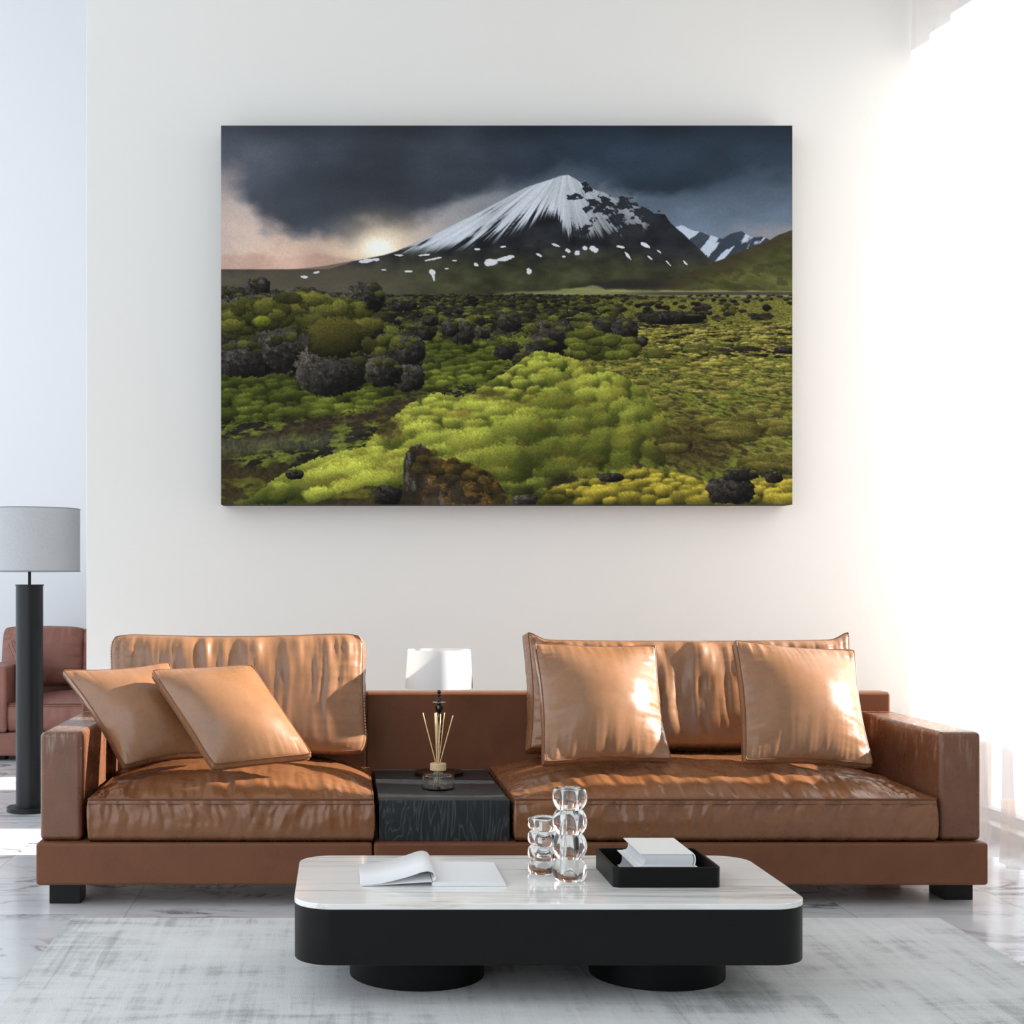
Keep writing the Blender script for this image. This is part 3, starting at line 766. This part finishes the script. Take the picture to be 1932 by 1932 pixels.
# ------------------------------------------------------------------ cushions
def pillow(par, name, c, gus, bulge, back=.6, N=96, NV=None, pinch=.03, pw=2.4, wr=.008, wl=.14, wf=16, pleat=None, seed=1, mat_=None, pipe=True, ears=0., sag=0., ex=.5, rc=1.):
    """A sewn cushion spanned by the corner points TL, TR, BR, BL: domed front, flatter back, a strip of width gus between the two seams."""
    TL, TR, BR, BL = [np.array(v, float) for v in c]
    NV = NV or N
    s = (1-np.cos(np.linspace(0, math.pi, N)))/2*.55+np.linspace(0, 1, N)*.45
    t = (1-np.cos(np.linspace(0, math.pi, NV)))/2*.55+np.linspace(0, 1, NV)*.45
    u, v = np.meshgrid(s, t)
    pu = u+pinch*4*v*(1-v)*(1-2*u); pv = v+pinch*4*u*(1-u)*(1-2*v)
    if ears:
        pv = pv-ears*(np.exp(-((u)/.035)**2)+np.exp(-((1-u)/.035)**2))*np.exp(-v/.12)
    if sag: pv = pv+sag*4*u*(1-u)*(1-v)
    ax_, ay_ = 2*pu-1, 2*pv-1                          # softened corners
    pu = .5+.5*ax_*(1-.045*rc*np.abs(ay_)**9); pv = .5+.5*ay_*(1-.06*rc*np.abs(ax_)**11)
    base = (TL*((1-pu)*(1-pv))[..., None]+TR*(pu*(1-pv))[..., None]+BR*(pu*pv)[..., None]+BL*((1-pu)*pv)[..., None])
    T = (TR-TL+BR-BL)/2; D = (BL-TL+BR-TR)/2
    n = np.cross(T, D); n /= np.linalg.norm(n)
    if n[1] > 0: n = -n                                # towards the camera side
    W, Hh = np.linalg.norm(T), np.linalg.norm(D)
    x = np.abs(2*u-1); y = np.abs(2*v-1)
    dome = (1-x**pw)**ex*(1-y**pw)**ex
    dome = dome*(.92+.16*(noise2(u*2.2, v*2.2, seed+40)))
    du = np.minimum(u, 1-u)*W; dv = np.minimum(v, 1-v)*Hh
    rise = lambda d: (1-np.exp(-d/.012))
    w = wr*2*fb2(u*wf*1.3, v*2.2+7, seed, 3)*np.exp(-dv/(wl*Hh))*rise(dv)
    w = w+wr*2*fb2(v*wf, u*2.2+3, seed+9, 3)*np.exp(-du/(wl*W))*rise(du)
    w = w+.0016*fb2(u*5, v*5, seed+21, 3)*rise(dv)*rise(du)
    if pleat:                                          # long vertical folds falling from the top seam: amplitude, count, reach
        a, f, r_ = pleat
        pl = fb2(u*f+.8*noise2(u*4, v*3, seed+33), v*1.4, seed+30, 3)
        ax = .35+.65*np.clip(1-np.abs(u-.5)*1.25, 0, 1)
        w = w+a*2*pl*np.exp(-(v/r_)**2)*rise(dv)*rise(du)*ax
    front = base+n*(gus/2+bulge*dome+w)[..., None]
    bk = base-n*(gus/2+bulge*back*dome)[..., None]
    V = [tuple(p) for p in front.reshape(-1, 3)]+[tuple(p) for p in bk.reshape(-1, 3)]
    O = N*NV; Fc = []
    for j in range(NV-1):
        for i in range(N-1):
            a = j*N+i; Fc.append((a, a+1, a+N+1, a+N)); Fc.append((O+a, O+a+N, O+a+N+1, O+a+1))
    rim = [(0, i) for i in range(N)]+[(j, N-1) for j in range(1, NV)]+[(NV-1, i) for i in range(N-2, -1, -1)]+[(j, 0) for j in range(NV-2, 0, -1)]
    L = len(rim); cen = base.reshape(-1, 3).mean(0)
    mid = []
    arc = np.cumsum([0]+[np.linalg.norm(base[rim[k]]-base[rim[k-1]]) for k in range(1, L)])
    puck = fb2(arc*30, arc*0+2, seed+50, 2)
    for k, (j, i) in enumerate(rim):
        o = base[j, i]-cen; o = o/np.linalg.norm(o)
        mid.append(base[j, i]+o*(min(.014, gus*.16)+.006*puck[k])*(1 if gus > .02 else .4))
    m0 = len(V); V += [tuple(p) for p in mid]
    for k in range(L):
        q = (k+1) % L
        a = rim[k][0]*N+rim[k][1]; b_ = rim[q][0]*N+rim[q][1]
        Fc.append((a, b_, m0+q, m0+k)); Fc.append((m0+k, m0+q, O+b_, O+a))
    o = obj(name, V, Fc, mat_ or M['leather'], par)
    if pipe:
        st_ = max(1, L//220)
        pts = [front[rim[k]] for k in range(0, L, st_)]
        tube('piping', pts, .0028, M['piping'], o if par is None else par, 6, True)
        pts = [bk[rim[k]] for k in range(0, L, st_)]
        tube('piping', pts, .0028, M['piping'], o if par is None else par, 6, True)
    return front, rim


def seat(par, name, x0, x1, y0, y1, z0, zs, crest, seed, mat_, nx=230, ny=80, nz=26, facet=.0085):
    """A boxy seat cushion: gathered front and sides up to a seam, then a crumpled dome."""
    W = x1-x0
    sx = (1-np.cos(np.linspace(0, math.pi, nx)))/2*.3+np.linspace(0, 1, nx)*.7
    sy = (1-np.cos(np.linspace(0, math.pi, ny)))/2*.45+np.linspace(0, 1, ny)*.55
    # top sheet
    u, v = np.meshgrid(sx, sy)
    X = x0+u*W; Y = y0+v*(y1-y0)
    dx = np.minimum(u, 1-u)*W; dy = np.minimum(v*1.0, (1-v)*3)*(y1-y0)
    dome = (crest-zs)*np.clip(1-(1-np.clip(dx/(.46*min(W, 1.3)), 0, 1))**2.4, 0, 1)**.85*np.clip(1-(1-np.clip(dy/.40, 0, 1))**2.3, 0, 1)**.85
    d = np.minimum(dx, dy); rise = 1-np.exp(-d/.014)
    g = fb2(X*30, Y*5, seed, 2, True)*np.exp(-dy/.16)*2.2+fb2(X*5, Y*28, seed+5, 2, True)*np.exp(-dx/.16)*1.2+fb2(X*10, Y*10, seed+8, 2, True)*.6
    Z = zs+dome+facet*2*g*rise
    V = [(a, b_, c) for a, b_, c in zip(X.ravel(), Y.ravel(), Z.ravel())]
    Fc = [(j*nx+i, j*nx+i+1, (j+1)*nx+i+1, (j+1)*nx+i) for j in range(ny-1) for i in range(nx-1)]
    rim = [(0, i) for i in range(nx)]+[(j, nx-1) for j in range(1, ny)]+[(ny-1, i) for i in range(nx-2, -1, -1)]+[(j, 0) for j in range(ny-2, 0, -1)]
    L = len(rim); base = [V[j*nx+i] for j, i in rim]
    prev = [j*nx+i for j, i in rim]
    OX = np.array([-1 if i == 0 else 1 if i == nx-1 else 0 for j, i in rim]); OY = np.array([-1 if j == 0 else 1 if j == ny-1 else 0 for j, i in rim])
    AL = np.array([p[0] if o_ else p[1]+3 for p, o_ in zip(base, OY)])
    for k in range(1, nz+1):
        t = k/nz; z = zs+(z0-zs)*t
        ids = []
        bul = .016*math.sin(math.pi*min(1, t*1.02))**.7-.012*max(0, t-.9)/.1
        tt_ = np.full(L, t)
        pl = fb2(AL*34+1.2*noise2(AL*5, tt_*2, seed+3), tt_*2.1+OX*5, seed+11, 2, True)*.034*math.exp(-t/.6)*min(1, t*7)
        pl = pl+fb2(AL*6, tt_*4, seed+13, 2)*.008*math.sin(math.pi*t)
        cf = np.where((OX != 0) & (OY != 0), .72, 1)
        for q, (bx, by, bz) in enumerate(base):
            ids.append(len(V)); V.append((bx+OX[q]*(bul+pl[q])*cf[q]*(.35 if OX[q] else 1), by+OY[q]*(bul+pl[q])*cf[q], z))
        for q in range(L):
            s_ = (q+1) % L; Fc.append((prev[q], prev[s_], ids[s_], ids[q]))
        prev = ids
    Fc.append(tuple(prev))
    o = obj(name, V, Fc, mat_, par)
    st_ = 2
    tube('piping', [np.array(base[k])+np.array([0, -.003 if rim[k][0] == 0 else 0, -.001]) for k in range(0, L, st_)], .0036, M['piping'], o, 6, True)
    tube('piping', [np.array(base[k])+np.array([0, -.0105 if rim[k][0] == 0 else 0, -.016]) for k in range(0, L, st_)], .0020, M['piping'], o, 6, True)
    return o


def stitches(par, name, pts, n, mat_):
    """a row of short saddle stitches along a polyline"""
    pts = [np.array(p) for p in pts]; V, Fc = [], []
    d = np.cumsum([0]+[np.linalg.norm(pts[k]-pts[k-1]) for k in range(1, len(pts))])
    for k in range(n):
        a, b_ = d[-1]*(k+.2)/n, d[-1]*(k+.75)/n
        pa, pb = [np.array([np.interp(q, d, [p[i] for p in pts]) for i in range(3)]) for q in (a, b_)]
        o = len(V); w = .0013
        for p in (pa, pb):
            for dx, dy in ((-w, -w), (w, -w), (w, w), (-w, w)): V.append((p[0]+dx, p[1]+dy, p[2]))
        Fc += [(o, o+1, o+2, o+3), (o+4, o+7, o+6, o+5)]+[(o+i, o+4+i, o+4+(i+1) % 4, o+(i+1) % 4) for i in range(4)]
    return obj(name, V, Fc, mat_, par, False)


# ------------------------------------------------------------------ the long sofa
sofa = thing('sectional_sofa', 'long brown leather sofa against the white wall below the canvas print', 'sofa', (.575, 5.3, 0))
LB = M['leather_body']
box('base', (-1.034, .1035), (4.83, 5.76), (.073, .2175), LB, sofa, .012, 4)
box('base', (.1075, 2.184), (4.83, 5.76), (.073, .2175), LB, sofa, .012, 4)
for x0, x1, y0, y1 in ((-.999, -.892, 4.885, 4.99), (2.079, 2.18, 4.942, 5.07), (-.999, -.892, 5.58, 5.68), (2.079, 2.18, 5.58, 5.68), (.02, .19, 5.2, 5.36)):
    box('foot', (x0, x1), (y0, y1), (0, .0745), M['black_foot'], sofa, .003, 2)
box('arm', (-1.026, -.884), (4.862, 5.66), (.2185, .588), M['leather_arm'], sofa, .017, 5)
box('arm', (2.031, 2.173), (4.862, 5.66), (.2185, .588), M['leather_arm'], sofa, .017, 5)
box('back_panel', (-1.03, .092), (5.66, 5.76), (.2185, .662), LB, sofa, .012, 4)
box('back_panel', (.0935, 2.172), (5.66, 5.76), (.2185, .662), LB, sofa, .012, 4)
seat(sofa, 'seat_cushion', -.858, .106, 4.846, 5.655, .2185, .364, .440, 3, M['leather_seat'])
seat(sofa, 'seat_cushion', .587, 2.014, 4.846, 5.655, .2185, .364, .452, 17, M['leather_seat'], nx=330)
# back cushions lean against the back panel
fr, rim = pillow(sofa, 'back_cushion', [P(213, 1201, 5.55), P(686, 1199, 5.55), P(690, 1424, 5.45), P(212, 1424, 5.45)], .13, .050, N=150, NV=90, pinch=.010, pw=4, wr=.008, wl=.10, wf=14, pleat=(.017, 25, .62), seed=61, sag=.022)
N_ = 150
right_edge = [fr[j, N_-1]+np.array([.006, .004, 0]) for j in range(6, 84, 6)]
stitches(sofa, 'stitching', right_edge, 34, M['thread'])
stitches(sofa, 'stitching', [fr[j, 0]+np.array([-.006, .004, 0]) for j in range(6, 84, 6)], 34, M['thread'])
pillow(sofa, 'back_cushion', [P(992, 1216, 5.56), P(1590, 1216, 5.56), P(1612, 1416, 5.45), P(996, 1416, 5.45)], .15, .055, N=190, NV=90, pinch=.012, pw=3.6, wr=.012, wl=.16, wf=18, pleat=(.028, 21, .8), seed=73, rc=0, ears=.07)

# ------------------------------------------------------------------ throw pillows
GP = 'throw pillows on the long sofa'


def throw(label, c, seed, gus=.036, bulge=.105, loc=None, **kw):
    t = thing('throw_pillow', label, 'pillow', loc or tuple((Vector(c[2])+Vector(c[3]))/2), GP)
    pillow(t, 'cover', c, gus, bulge, seed=seed, rc=.35, **kw)
    return t


throw('tan leather throw pillow resting on the left sofa arm, partly behind another pillow',
      [P(118, 1268, 5.20), P(318, 1253, 5.30), P(396, 1424, 5.16), P(234, 1449, 5.02)], 5, pinch=.042, wr=.005, wl=.09, wf=13, bulge=.085, back=.2, pw=2.0, ex=.75)
throw('tilted tan leather throw pillow lying in front of the leftmost pillow',
      [P(286, 1270, 5.12), P(474, 1260, 5.24), P(587, 1428, 5.00), P(402, 1449, 4.90)], 12, pinch=.010, wr=.005, wl=.09, wf=13, bulge=.090, back=.3, pw=2.0, ex=.75)
throw('upright square leather pillow on the long seat, nearest to the small white lamp',
      [P(1006, 1216, 5.24), P(1234, 1221, 5.29), P(1264, 1437, 5.05), P(1024, 1443, 4.98)], 23, pinch=.032, wr=.0085, wl=.13, wf=18, pw=2.0, back=.3, ex=.78)
throw('upright square leather pillow beside the right sofa arm, nearest to the curtain',
      [P(1384, 1211, 5.24), P(1608, 1230, 5.29), P(1643, 1447, 5.03), P(1403, 1439, 4.98)], 37, pinch=.032, wr=.0085, wl=.13, wf=18, pw=2.0, back=.3, ex=.78)

# ------------------------------------------------------------------ side table between the seats
stb = thing('side_table', 'black stained oak block table set between the sofa seats', 'side table', (.348, 5.26, .2175))
box('top_panel', (.126, .570), (4.8842, 5.655), (.325, .3566), M['oak'], stb, .0015, 2)
box('front_panel', (.126, .570), (4.862, 4.884), (.2178, .3566), M['oak'], stb, .0010, 2)
box('side_panel', (.126, .148), (4.8842, 5.655), (.2178, .3248), M['oak'], stb, .0010, 2)
box('side_panel', (.548, .570), (4.8842, 5.655), (.2178, .3248), M['oak'], stb, .0010, 2)

# small lamp
ZT = .3566
LX, LY = .3735, 5.50
lamp = thing('table_lamp', 'small table lamp with a white drum shade on the black side table', 'lamp', (LX, LY, ZT))
lathe('base', [(0, ZT), (.090, ZT), (.093, ZT+.002), (.093, ZT+.013), (.091, ZT+.015), (0, ZT+.015)], LX, LY, M['lamp_foot'], lamp, 72)
prof = [(0, ZT+.015), (.012, ZT+.015)]
z = ZT+.02
for k in range(44):
    zz = z+k*.0042
    prof.append((.0085+.0022*math.sin(k*1.35)+.0035*math.exp(-((zz-.53)/.05)**2), zz))
prof += [(.006, .565), (.0125, .572), (.0145, .582), (.0125, .592), (.006, .598), (.011, .602), (.0145, .612), (.012, .624), (.006, .629)]
prof += [(.006, .629), (.0062, .634)]
lathe('stem', prof+[(0, .634)], LX, LY, M['stem'], lamp, 28)
lathe('collar', [(0, .6345), (.024, .6345), (.0255, .6358), (.024, .637), (0, .637)], LX, LY, M['steel'], lamp, 40)
prof = [(0, .637)]
for k in range(24): prof.append((.0068+.0011*math.sin(k*1.9), .638+k*.0035))
lathe('socket', prof+[(0, .722)], LX, LY, M['stem'], lamp, 24)
lathe('lamp_shade', [(.1305, .692), (.1200, .838), (.1180, .838), (.1285, .692)], LX, LY, M['white_shade'], lamp, 96, close=True)
# three spokes hold the shade on the socket
for k in range(3):
    a = k*2.094+.4
    tube('spoke', [(LX+.004*math.cos(a), LY+.004*math.sin(a), .716), (LX+.1265*math.cos(a), LY+.1265*math.sin(a), .716)], .0016, M['steel'], lamp, 6)

# reed diffuser
DX, DY = (826.5-VX)*5.13/F, 5.13
dif = thing('reed_diffuser', 'glass reed diffuser with a pale wooden cap standing before the small lamp', 'diffuser', (DX, DY, ZT))
lathe('bottle', [(0, ZT), (.055, ZT), (.058, ZT+.003), (.058, ZT+.050), (.055, ZT+.054), (.022, ZT+.057), (.0205, ZT+.060), (.0205, ZT+.066), (.017, ZT+.066), (.017, ZT+.056), (.053, ZT+.051), (.0552, ZT+.048), (.0552, ZT+.006), (.053, ZT+.004), (0, ZT+.004)], DX, DY, M['glass'], dif, 64)
lathe('cap', [(.006, ZT+.0665), (.0275, ZT+.0575+.0095), (.029, ZT+.068), (.029, ZT+.090), (.0275, ZT+.092), (.006, ZT+.092)], DX, DY, M['cork'], dif, 48, close=True)
for k, (tx, tz, bx, ty) in enumerate([(798.5, 1346, 828, .02), (820, 1345, 815, -.01), (823.5, 1345, 837, .015), (830.5, 1346, 824, -.02), (839, 1345, 820, .008), (854, 1349.5, 812, -.012), (826.5, 1352, 845, .028)]):
    top = P(tx, tz, DY); top.y += ty
    nk = Vector((DX+(k-3)*.0016, DY+ty*.1, ZT+.080))
    dr = (nk-top); bot = nk+dr*((nk.z-(ZT+.007))/(top.z-nk.z))
    lim = .040
    off = Vector((bot.x-DX, bot.y-DY)); 
    if off.length > lim: bot = nk+(bot-nk)*(lim/off.length)
    tube('reed', [bot, top], .0019, M['reed'], dif, 8)

# ------------------------------------------------------------------ coffee table
TZ = .276
TX0, TX1, TY0, TY1 = -.1235, 1.2035, 3.656, 4.304
ct = thing('coffee_table', 'low black coffee table with rounded corners and a white marble top', 'coffee table', (.54, 3.98, .012))
prism('table_body', rrect(TX0, TX1, TY0, TY1, .098, 20), .118, .2612, M['black_metal'], ct, .003)
prism('marble_top', rrect(TX0-.0012, TX1+.0012, TY0-.0012, TY1+.0012, .099, 20), .2613, TZ, M['marble_top'], ct, .0022, 3)
for x in (.208, .875):
    lathe('base', [(0, .0125), (.186, .0125), (.1865, .1178), (0, .1178)], x, 3.98, M['black_base'], ct, 96)

# open magazine, its left pages curling over
mg = thing('open_magazine', 'blank white magazine lying open with curled left pages on the marble top', 'magazine', (.25, 4.0, TZ))
y0, y1 = 3.864, 4.150


def sheet(name, prof, th, mat_, par):
    """extrude an x-z polyline along y as a thin bent sheet"""
    p = np.array(prof, float); n = len(p)
    tn = np.gradient(p, axis=0); tn /= np.linalg.norm(tn, axis=1)[:, None]; nn = np.stack([-tn[:, 1], tn[:, 0]], 1)
    V, Fc = [], []
    loop = [tuple(a) for a in (p+nn*th/2)]+[tuple(a) for a in (p-nn*th/2)[::-1]]
    m_ = len(loop)
    for y in (y0, y1): V += [(a, y, c) for a, c in loop]
    for k in range(m_): q = (k+1) % m_; Fc.append((k, q, m_+q, m_+k))
    for k in range(n-1):
        Fc.append((k, k+1, m_-2-k, m_-1-k)); Fc.append((m_+k, m_+m_-1-k, m_+m_-2-k, m_+k+1))
    return obj(name, V, Fc, mat_, par)


def spline(pts, n=40):
    pts = np.array(pts, float); d = np.concatenate([[0], np.cumsum(np.linalg.norm(np.diff(pts, axis=0), axis=1))])
    t = np.linspace(0, d[-1], n); out = np.zeros((n, 2))
    k = len(pts)
    for q, tt in enumerate(t):
        i = min(np.searchsorted(d, tt, side='right')-1, k-2); f = (tt-d[i])/(d[i+1]-d[i])
        p0, p1, p2, p3 = pts[max(i-1, 0)], pts[i], pts[i+1], pts[min(i+2, k-1)]
        out[q] = .5*(2*p1+(p2-p0)*f+(2*p0-5*p1+4*p2-p3)*f*f+(3*p1-p0-3*p2+p3)*f**3)
    return out


gz_ = TZ
blk = spline([(.246, gz_+.0005), (.2435, gz_+.004), (.2440, gz_+.009), (.2475, gz_+.0125)], 8).tolist()+[(.40, gz_+.0115), (.441, gz_+.0095), (.4435, gz_+.0005)]
V = [(a, y, c) for y in (y0, y1) for a, c in blk]; n_ = len(blk)
obj('page_block', V, [(k, (k+1) % n_, n_+(k+1) % n_, n_+k) for k in range(n_)]+[tuple(range(n_)), tuple(range(2*n_-1, n_-1, -1))], M['paper'], mg, False)
sheet('curled_page', spline([(.2455, gz_+.0150), (.2515, gz_+.0185), (.2535, gz_+.0270), (.2470, gz_+.0375), (.2340, gz_+.0420), (.2160, gz_+.0395), (.1850, gz_+.0290), (.1450, gz_+.0180), (.1000, gz_+.0080), (.0500, gz_+.0030)], 60), .0022, M['paper'], mg)
sheet('inner_page', spline([(.2440, gz_+.0125), (.2200, gz_+.0118), (.1600, gz_+.0082), (.0520, gz_+.0010)], 30), .0014, M['paper'], mg)


# bubble vases: an outer string of bulbs around a straight inner bore
def bubble_vase(label, cx, cy, pitch, R, neck, n, bore):
    t = thing('bubble_vase', label, 'vase', (cx, cy, TZ), 'clear glass bubble vases on the coffee table')
    rho = neck                                          # radius of each bulb's own arc
    def rad(f): return R-rho+math.sqrt(max(0, rho*rho-(pitch*(f-.5))**2))
    pr = [(0, TZ+.0006)]; fb = .10; ft = .88
    for k in range(n):
        z0 = TZ+.0006+(k-fb)*pitch
        for q in range(0, 19):
            f = q/18
            if (k == 0 and f < fb) or (k == n-1 and f > ft): continue
            pr.append((rad(f), z0+pitch*f))
    rt, zt = pr[-1]
    pr += [(rt-.0006, zt+.0012), (rt-.002, zt+.0016), (rt-.0034, zt+.0008)]
    zb = TZ+.016
    pr += [(bore+.004, zt+.0004), (bore+.0008, zt-.004), (bore, zt-.009), (bore, zb+.006), (bore-.003, zb+.001), (bore-.007, zb), (0, zb)]
    lathe('glass_body', pr, cx, cy, M['glass'], t, 80)
    return t


bubble_vase('tall clear glass vase of four stacked bubbles, in front of the shorter one', .629, 3.952, .0672, .0480, .0480, 4, .0190)
bubble_vase('short clear glass bubble vase standing behind the taller one', .571, 4.048, .0415, .0465, .0225, 4, .0270)

# tray with two books
TR = (.7305, 1.0207, 3.849, 4.130)
tray = thing('serving_tray', 'square black tray with raised rim holding white books on the marble top', 'tray', (.875, 3.99, TZ))
w_ = .0075
o_out, o_in = rrect(*TR, .019, 10), rrect(TR[0]+w_, TR[1]-w_, TR[2]+w_, TR[3]-w_, .0125, 10)
n_ = len(o_out); zr = .3310
rows = [(o_out, TZ+.0004), (o_out, zr-.001), ([(a*.8+c*.2, b_*.8+d*.2) for (a, b_), (c, d) in zip(o_out, o_in)], zr), ([(a*.2+c*.8, b_*.2+d*.8) for (a, b_), (c, d) in zip(o_out, o_in)], zr), (o_in, zr-.001), (o_in, TZ+.008)]
V = [(a, b_, z) for pts, z in rows for a, b_ in pts]
Fc = [(j*n_+k, j*n_+(k+1) % n_, (j+1)*n_+(k+1) % n_, (j+1)*n_+k) for j in range(len(rows)-1) for k in range(n_)]
Fc += [tuple(range(n_)), tuple((len(rows)-1)*n_+k for k in range(n_))]
to = obj('tray_body', V, Fc, M['tray'], tray)
bm = bmesh.new(); bm.from_mesh(to.data)
for e in bm.edges:
    if len(e.link_faces) == 2 and e.calc_face_angle(0) > .6: e.smooth = False
bm.to_mesh(to.data); bm.free()


def book(label, x0, x1, y0, y1, z0, z1):
    t = thing('hardback_book', label, 'book', ((x0+x1)/2, (y0+y1)/2, z0), 'white books in the black tray')
    bt = .0028
    box('cover_board', (x0, x1-.004), (y0, y1), (z0, z0+bt), M['book_cover'], t, .0006, 2)
    box('cover_board', (x0, x1-.004), (y0, y1), (z1-bt, z1), M['book_cover'], t, .0006, 2)
    # rounded spine on the right, hollow fore-edge on the left
    h = (z1-z0)/2-bt*.2; zc = (z0+z1)/2
    ou = [(x1-.006+.0075*math.cos(a), zc+h*math.sin(a)) for a in np.linspace(-1.5, 1.5, 13)]
    inn = [(x1-.0085+.0072*math.cos(a), zc+(h-.0022)*math.sin(a)) for a in np.linspace(1.45, -1.45, 13)]
    lp_ = ou+inn; n = len(lp_)
    V = [(a, y, c) for y in (y0, y1) for a, c in lp_]
    obj('spine', V, [(k, (k+1) % n, n+(k+1) % n, n+k) for k in range(n)]+[(k, k+1, n-2-k, n-1-k) for k in range(12)]+[(n+k, n+n-1-k, n+n-2-k, n+k+1) for k in range(12)], M['book_cover'], t, False)
    zb, zt = z0+bt, z1-bt
    lf = [(x0+.003+.010*math.cos(a), zc+(zt-zb)/2*math.sin(a)) for a in np.linspace(-1.57, 1.57, 11)]
    rg = [(x1-.0105+.0062*math.cos(a), zc+(zt-zb)/2*.985*math.sin(a)) for a in np.linspace(1.5, -1.5, 11)]
    lp_ = lf+rg; n = len(lp_); ya, yb = y0+.003, y1-.003
    V = [(a, y, c) for y in (ya, yb) for a, c in lp_]
    obj('pages', V, [(k, (k+1) % n, n+(k+1) % n, n+k) for k in range(n)]+[(k, k+1, n-2-k, n-1-k) for k in range(10)]+[(n+k, n+n-1-k, n+n-2-k, n+k+1) for k in range(10)], M['pages'], t, False)


book('white hardback book lying flat at the bottom of the black tray', .791, .966, 3.868, 4.112, TZ+.0083, .3288)
book('white hardback book on top of the other one in the black tray', .8075, .956, 3.870, 4.106, .3290, .3645)

# ------------------------------------------------------------------ floor lamp
FX, FY = (55.7-VX)*6.86/F, 6.86
fl = thing('floor_lamp', 'tall black column floor lamp with a grey drum shade at the left edge', 'lamp', (FX, FY, 0))
k_ = 6.86/F
lathe('base', [(0, .0), (.105, 0), (.107, .002), (.107, .021), (.105, .023), (0, .023)], FX, FY, M['black_lamp'], fl, 72)
zc = H-(1104-VY)*k_
lathe('pole', [(0, .023), (.0645, .023), (.0645, zc-.004), (0, zc-.004)], FX, FY, M['black_lamp'], fl, 64)
lathe('cap', [(0, zc-.004), (.067, zc-.004), (.067, zc+.003), (0, zc+.003)], FX, FY, M['black_lamp'], fl, 64)
zs0, zs1 = H-(1078-VY)*k_, H-(961-VY)*k_
lathe('rod', [(0, zc+.003), (.0075, zc+.003), (.0075, zs0+.10), (0, zs0+.10)], FX, FY, M['black_lamp'], fl, 20)
lathe('lamp_shade', [(.239, zs0), (.239, zs1), (.2365, zs1), (.2365, zs0)], FX, FY, M['grey_shade'], fl, 120, close=True)
for zz in (zs0, zs1): tube('shade_ring', [(FX+.2385*math.cos(a), FY+.2385*math.sin(a), zz) for a in np.linspace(0, 2*math.pi, 97)[:-1]], .0028, plain('shade_trim', (150, 152, 156), .8), fl, 6, True)
for k in range(3):
    a = k*2.094+.7
    tube('spoke', [(FX+.006*math.cos(a), FY+.006*math.sin(a), zs0+.09), (FX+.236*math.cos(a), FY+.236*math.sin(a), zs0+.09)], .003, M['black_lamp'], fl, 6)

# ------------------------------------------------------------------ second sofa in the room beyond
LF = M['leather_far']
s2 = thing('sectional_sofa', 'second brown leather sofa in the next room, behind the floor lamp', 'sofa', (-1.2, 9.2, 0))
box('base', (-2.24, -.1), (8.76, 9.72), (.03, .175), LF, s2, .012, 3)
for x in (-2.18, -.28): 
    for y in (8.84, 9.56): box('foot', (x, x+.1), (y, y+.1), (0, .031), M['black_foot'], s2, .003, 2)
box('arm', (-2.23, -2.05), (8.74, 9.26), (.176, .580), LF, s2, .02, 4)
box('arm', (-.28, -.1), (8.74, 9.62), (.176, .580), LF, s2, .02, 4)
box('back_panel', (-2.23, -.1), (9.62, 9.72), (.176, .64), LF, s2, .012, 3)
seat(s2, 'seat_cushion', -2.045, -.285, 8.775, 9.615, .177, .350, .40, 27, LF, nx=110, ny=40, nz=10, facet=.004)
k2 = 9.48
xs_ = [-2.235, -1.705, -1.195, -.685, -.175]
for q in range(4):
    xa, xb = xs_[q]+.004, xs_[q+1]-.004
    pillow(s2, 'back_cushion', [(xa, k2+.05, .785), (xb, k2+.05, .785), (xb, k2-.02, .425), (xa, k2-.02, .425)], .13, .075, back=.1, N=60, pinch=-.012, pw=2.6, wr=.02, seed=81+q, mat_=LF)
t = thing('throw_pillow', 'dark brown leather pillow leaning on the arm of the far sofa', 'pillow', (-2.0, 9.1, .42))
pillow(t, 'cover', [P(17, 1210, 9.02), P(64, 1207, 9.17), P(80, 1289, 9.06), P(50, 1297, 8.90)], .03, .06, N=50, pinch=.02, seed=91, mat_=LF)

# ------------------------------------------------------------------ camera and daylight
cam = bpy.data.cameras.new('camera'); co_ = bpy.data.objects.new('camera', cam); COL.objects.link(co_)
co_.location = (0, 0, H); co_.rotation_euler = (math.pi/2, 0, 0)
cam.sensor_fit = 'HORIZONTAL'; cam.sensor_width = 36; cam.lens = 36*F/1932
cam.shift_x = (966-VX)/1932; cam.shift_y = (VY-966)/1932; cam.clip_start = .05
S.camera = co_

sun = bpy.data.lights.new('sun', 'SUN'); so = bpy.data.objects.new('sun', sun); COL.objects.link(so)
el = math.radians(24.5); az = math.radians(SUN_AZ)
d = Vector((-math.cos(el)*math.cos(az), math.cos(el)*math.sin(az), -math.sin(el)))
so.rotation_euler = d.to_track_quat('-Z', 'Y').to_euler(); so.location = (8, 5, 5)
sun.energy = SUN_E; sun.angle = math.radians(.9); sun.color = (1, .96, .90)

wd = bpy.data.worlds.new('sky'); S.world = wd; wd.use_nodes = True
bg = wd.node_tree.nodes['Background']; bg.inputs['Color'].default_value = SKY_C; bg.inputs['Strength'].default_value = SKY_E

vs = S.view_settings
vs.view_transform = 'Standard'; vs.look = 'None'; vs.gamma = 1; vs.use_curve_mapping = False; vs.exposure = EXPO
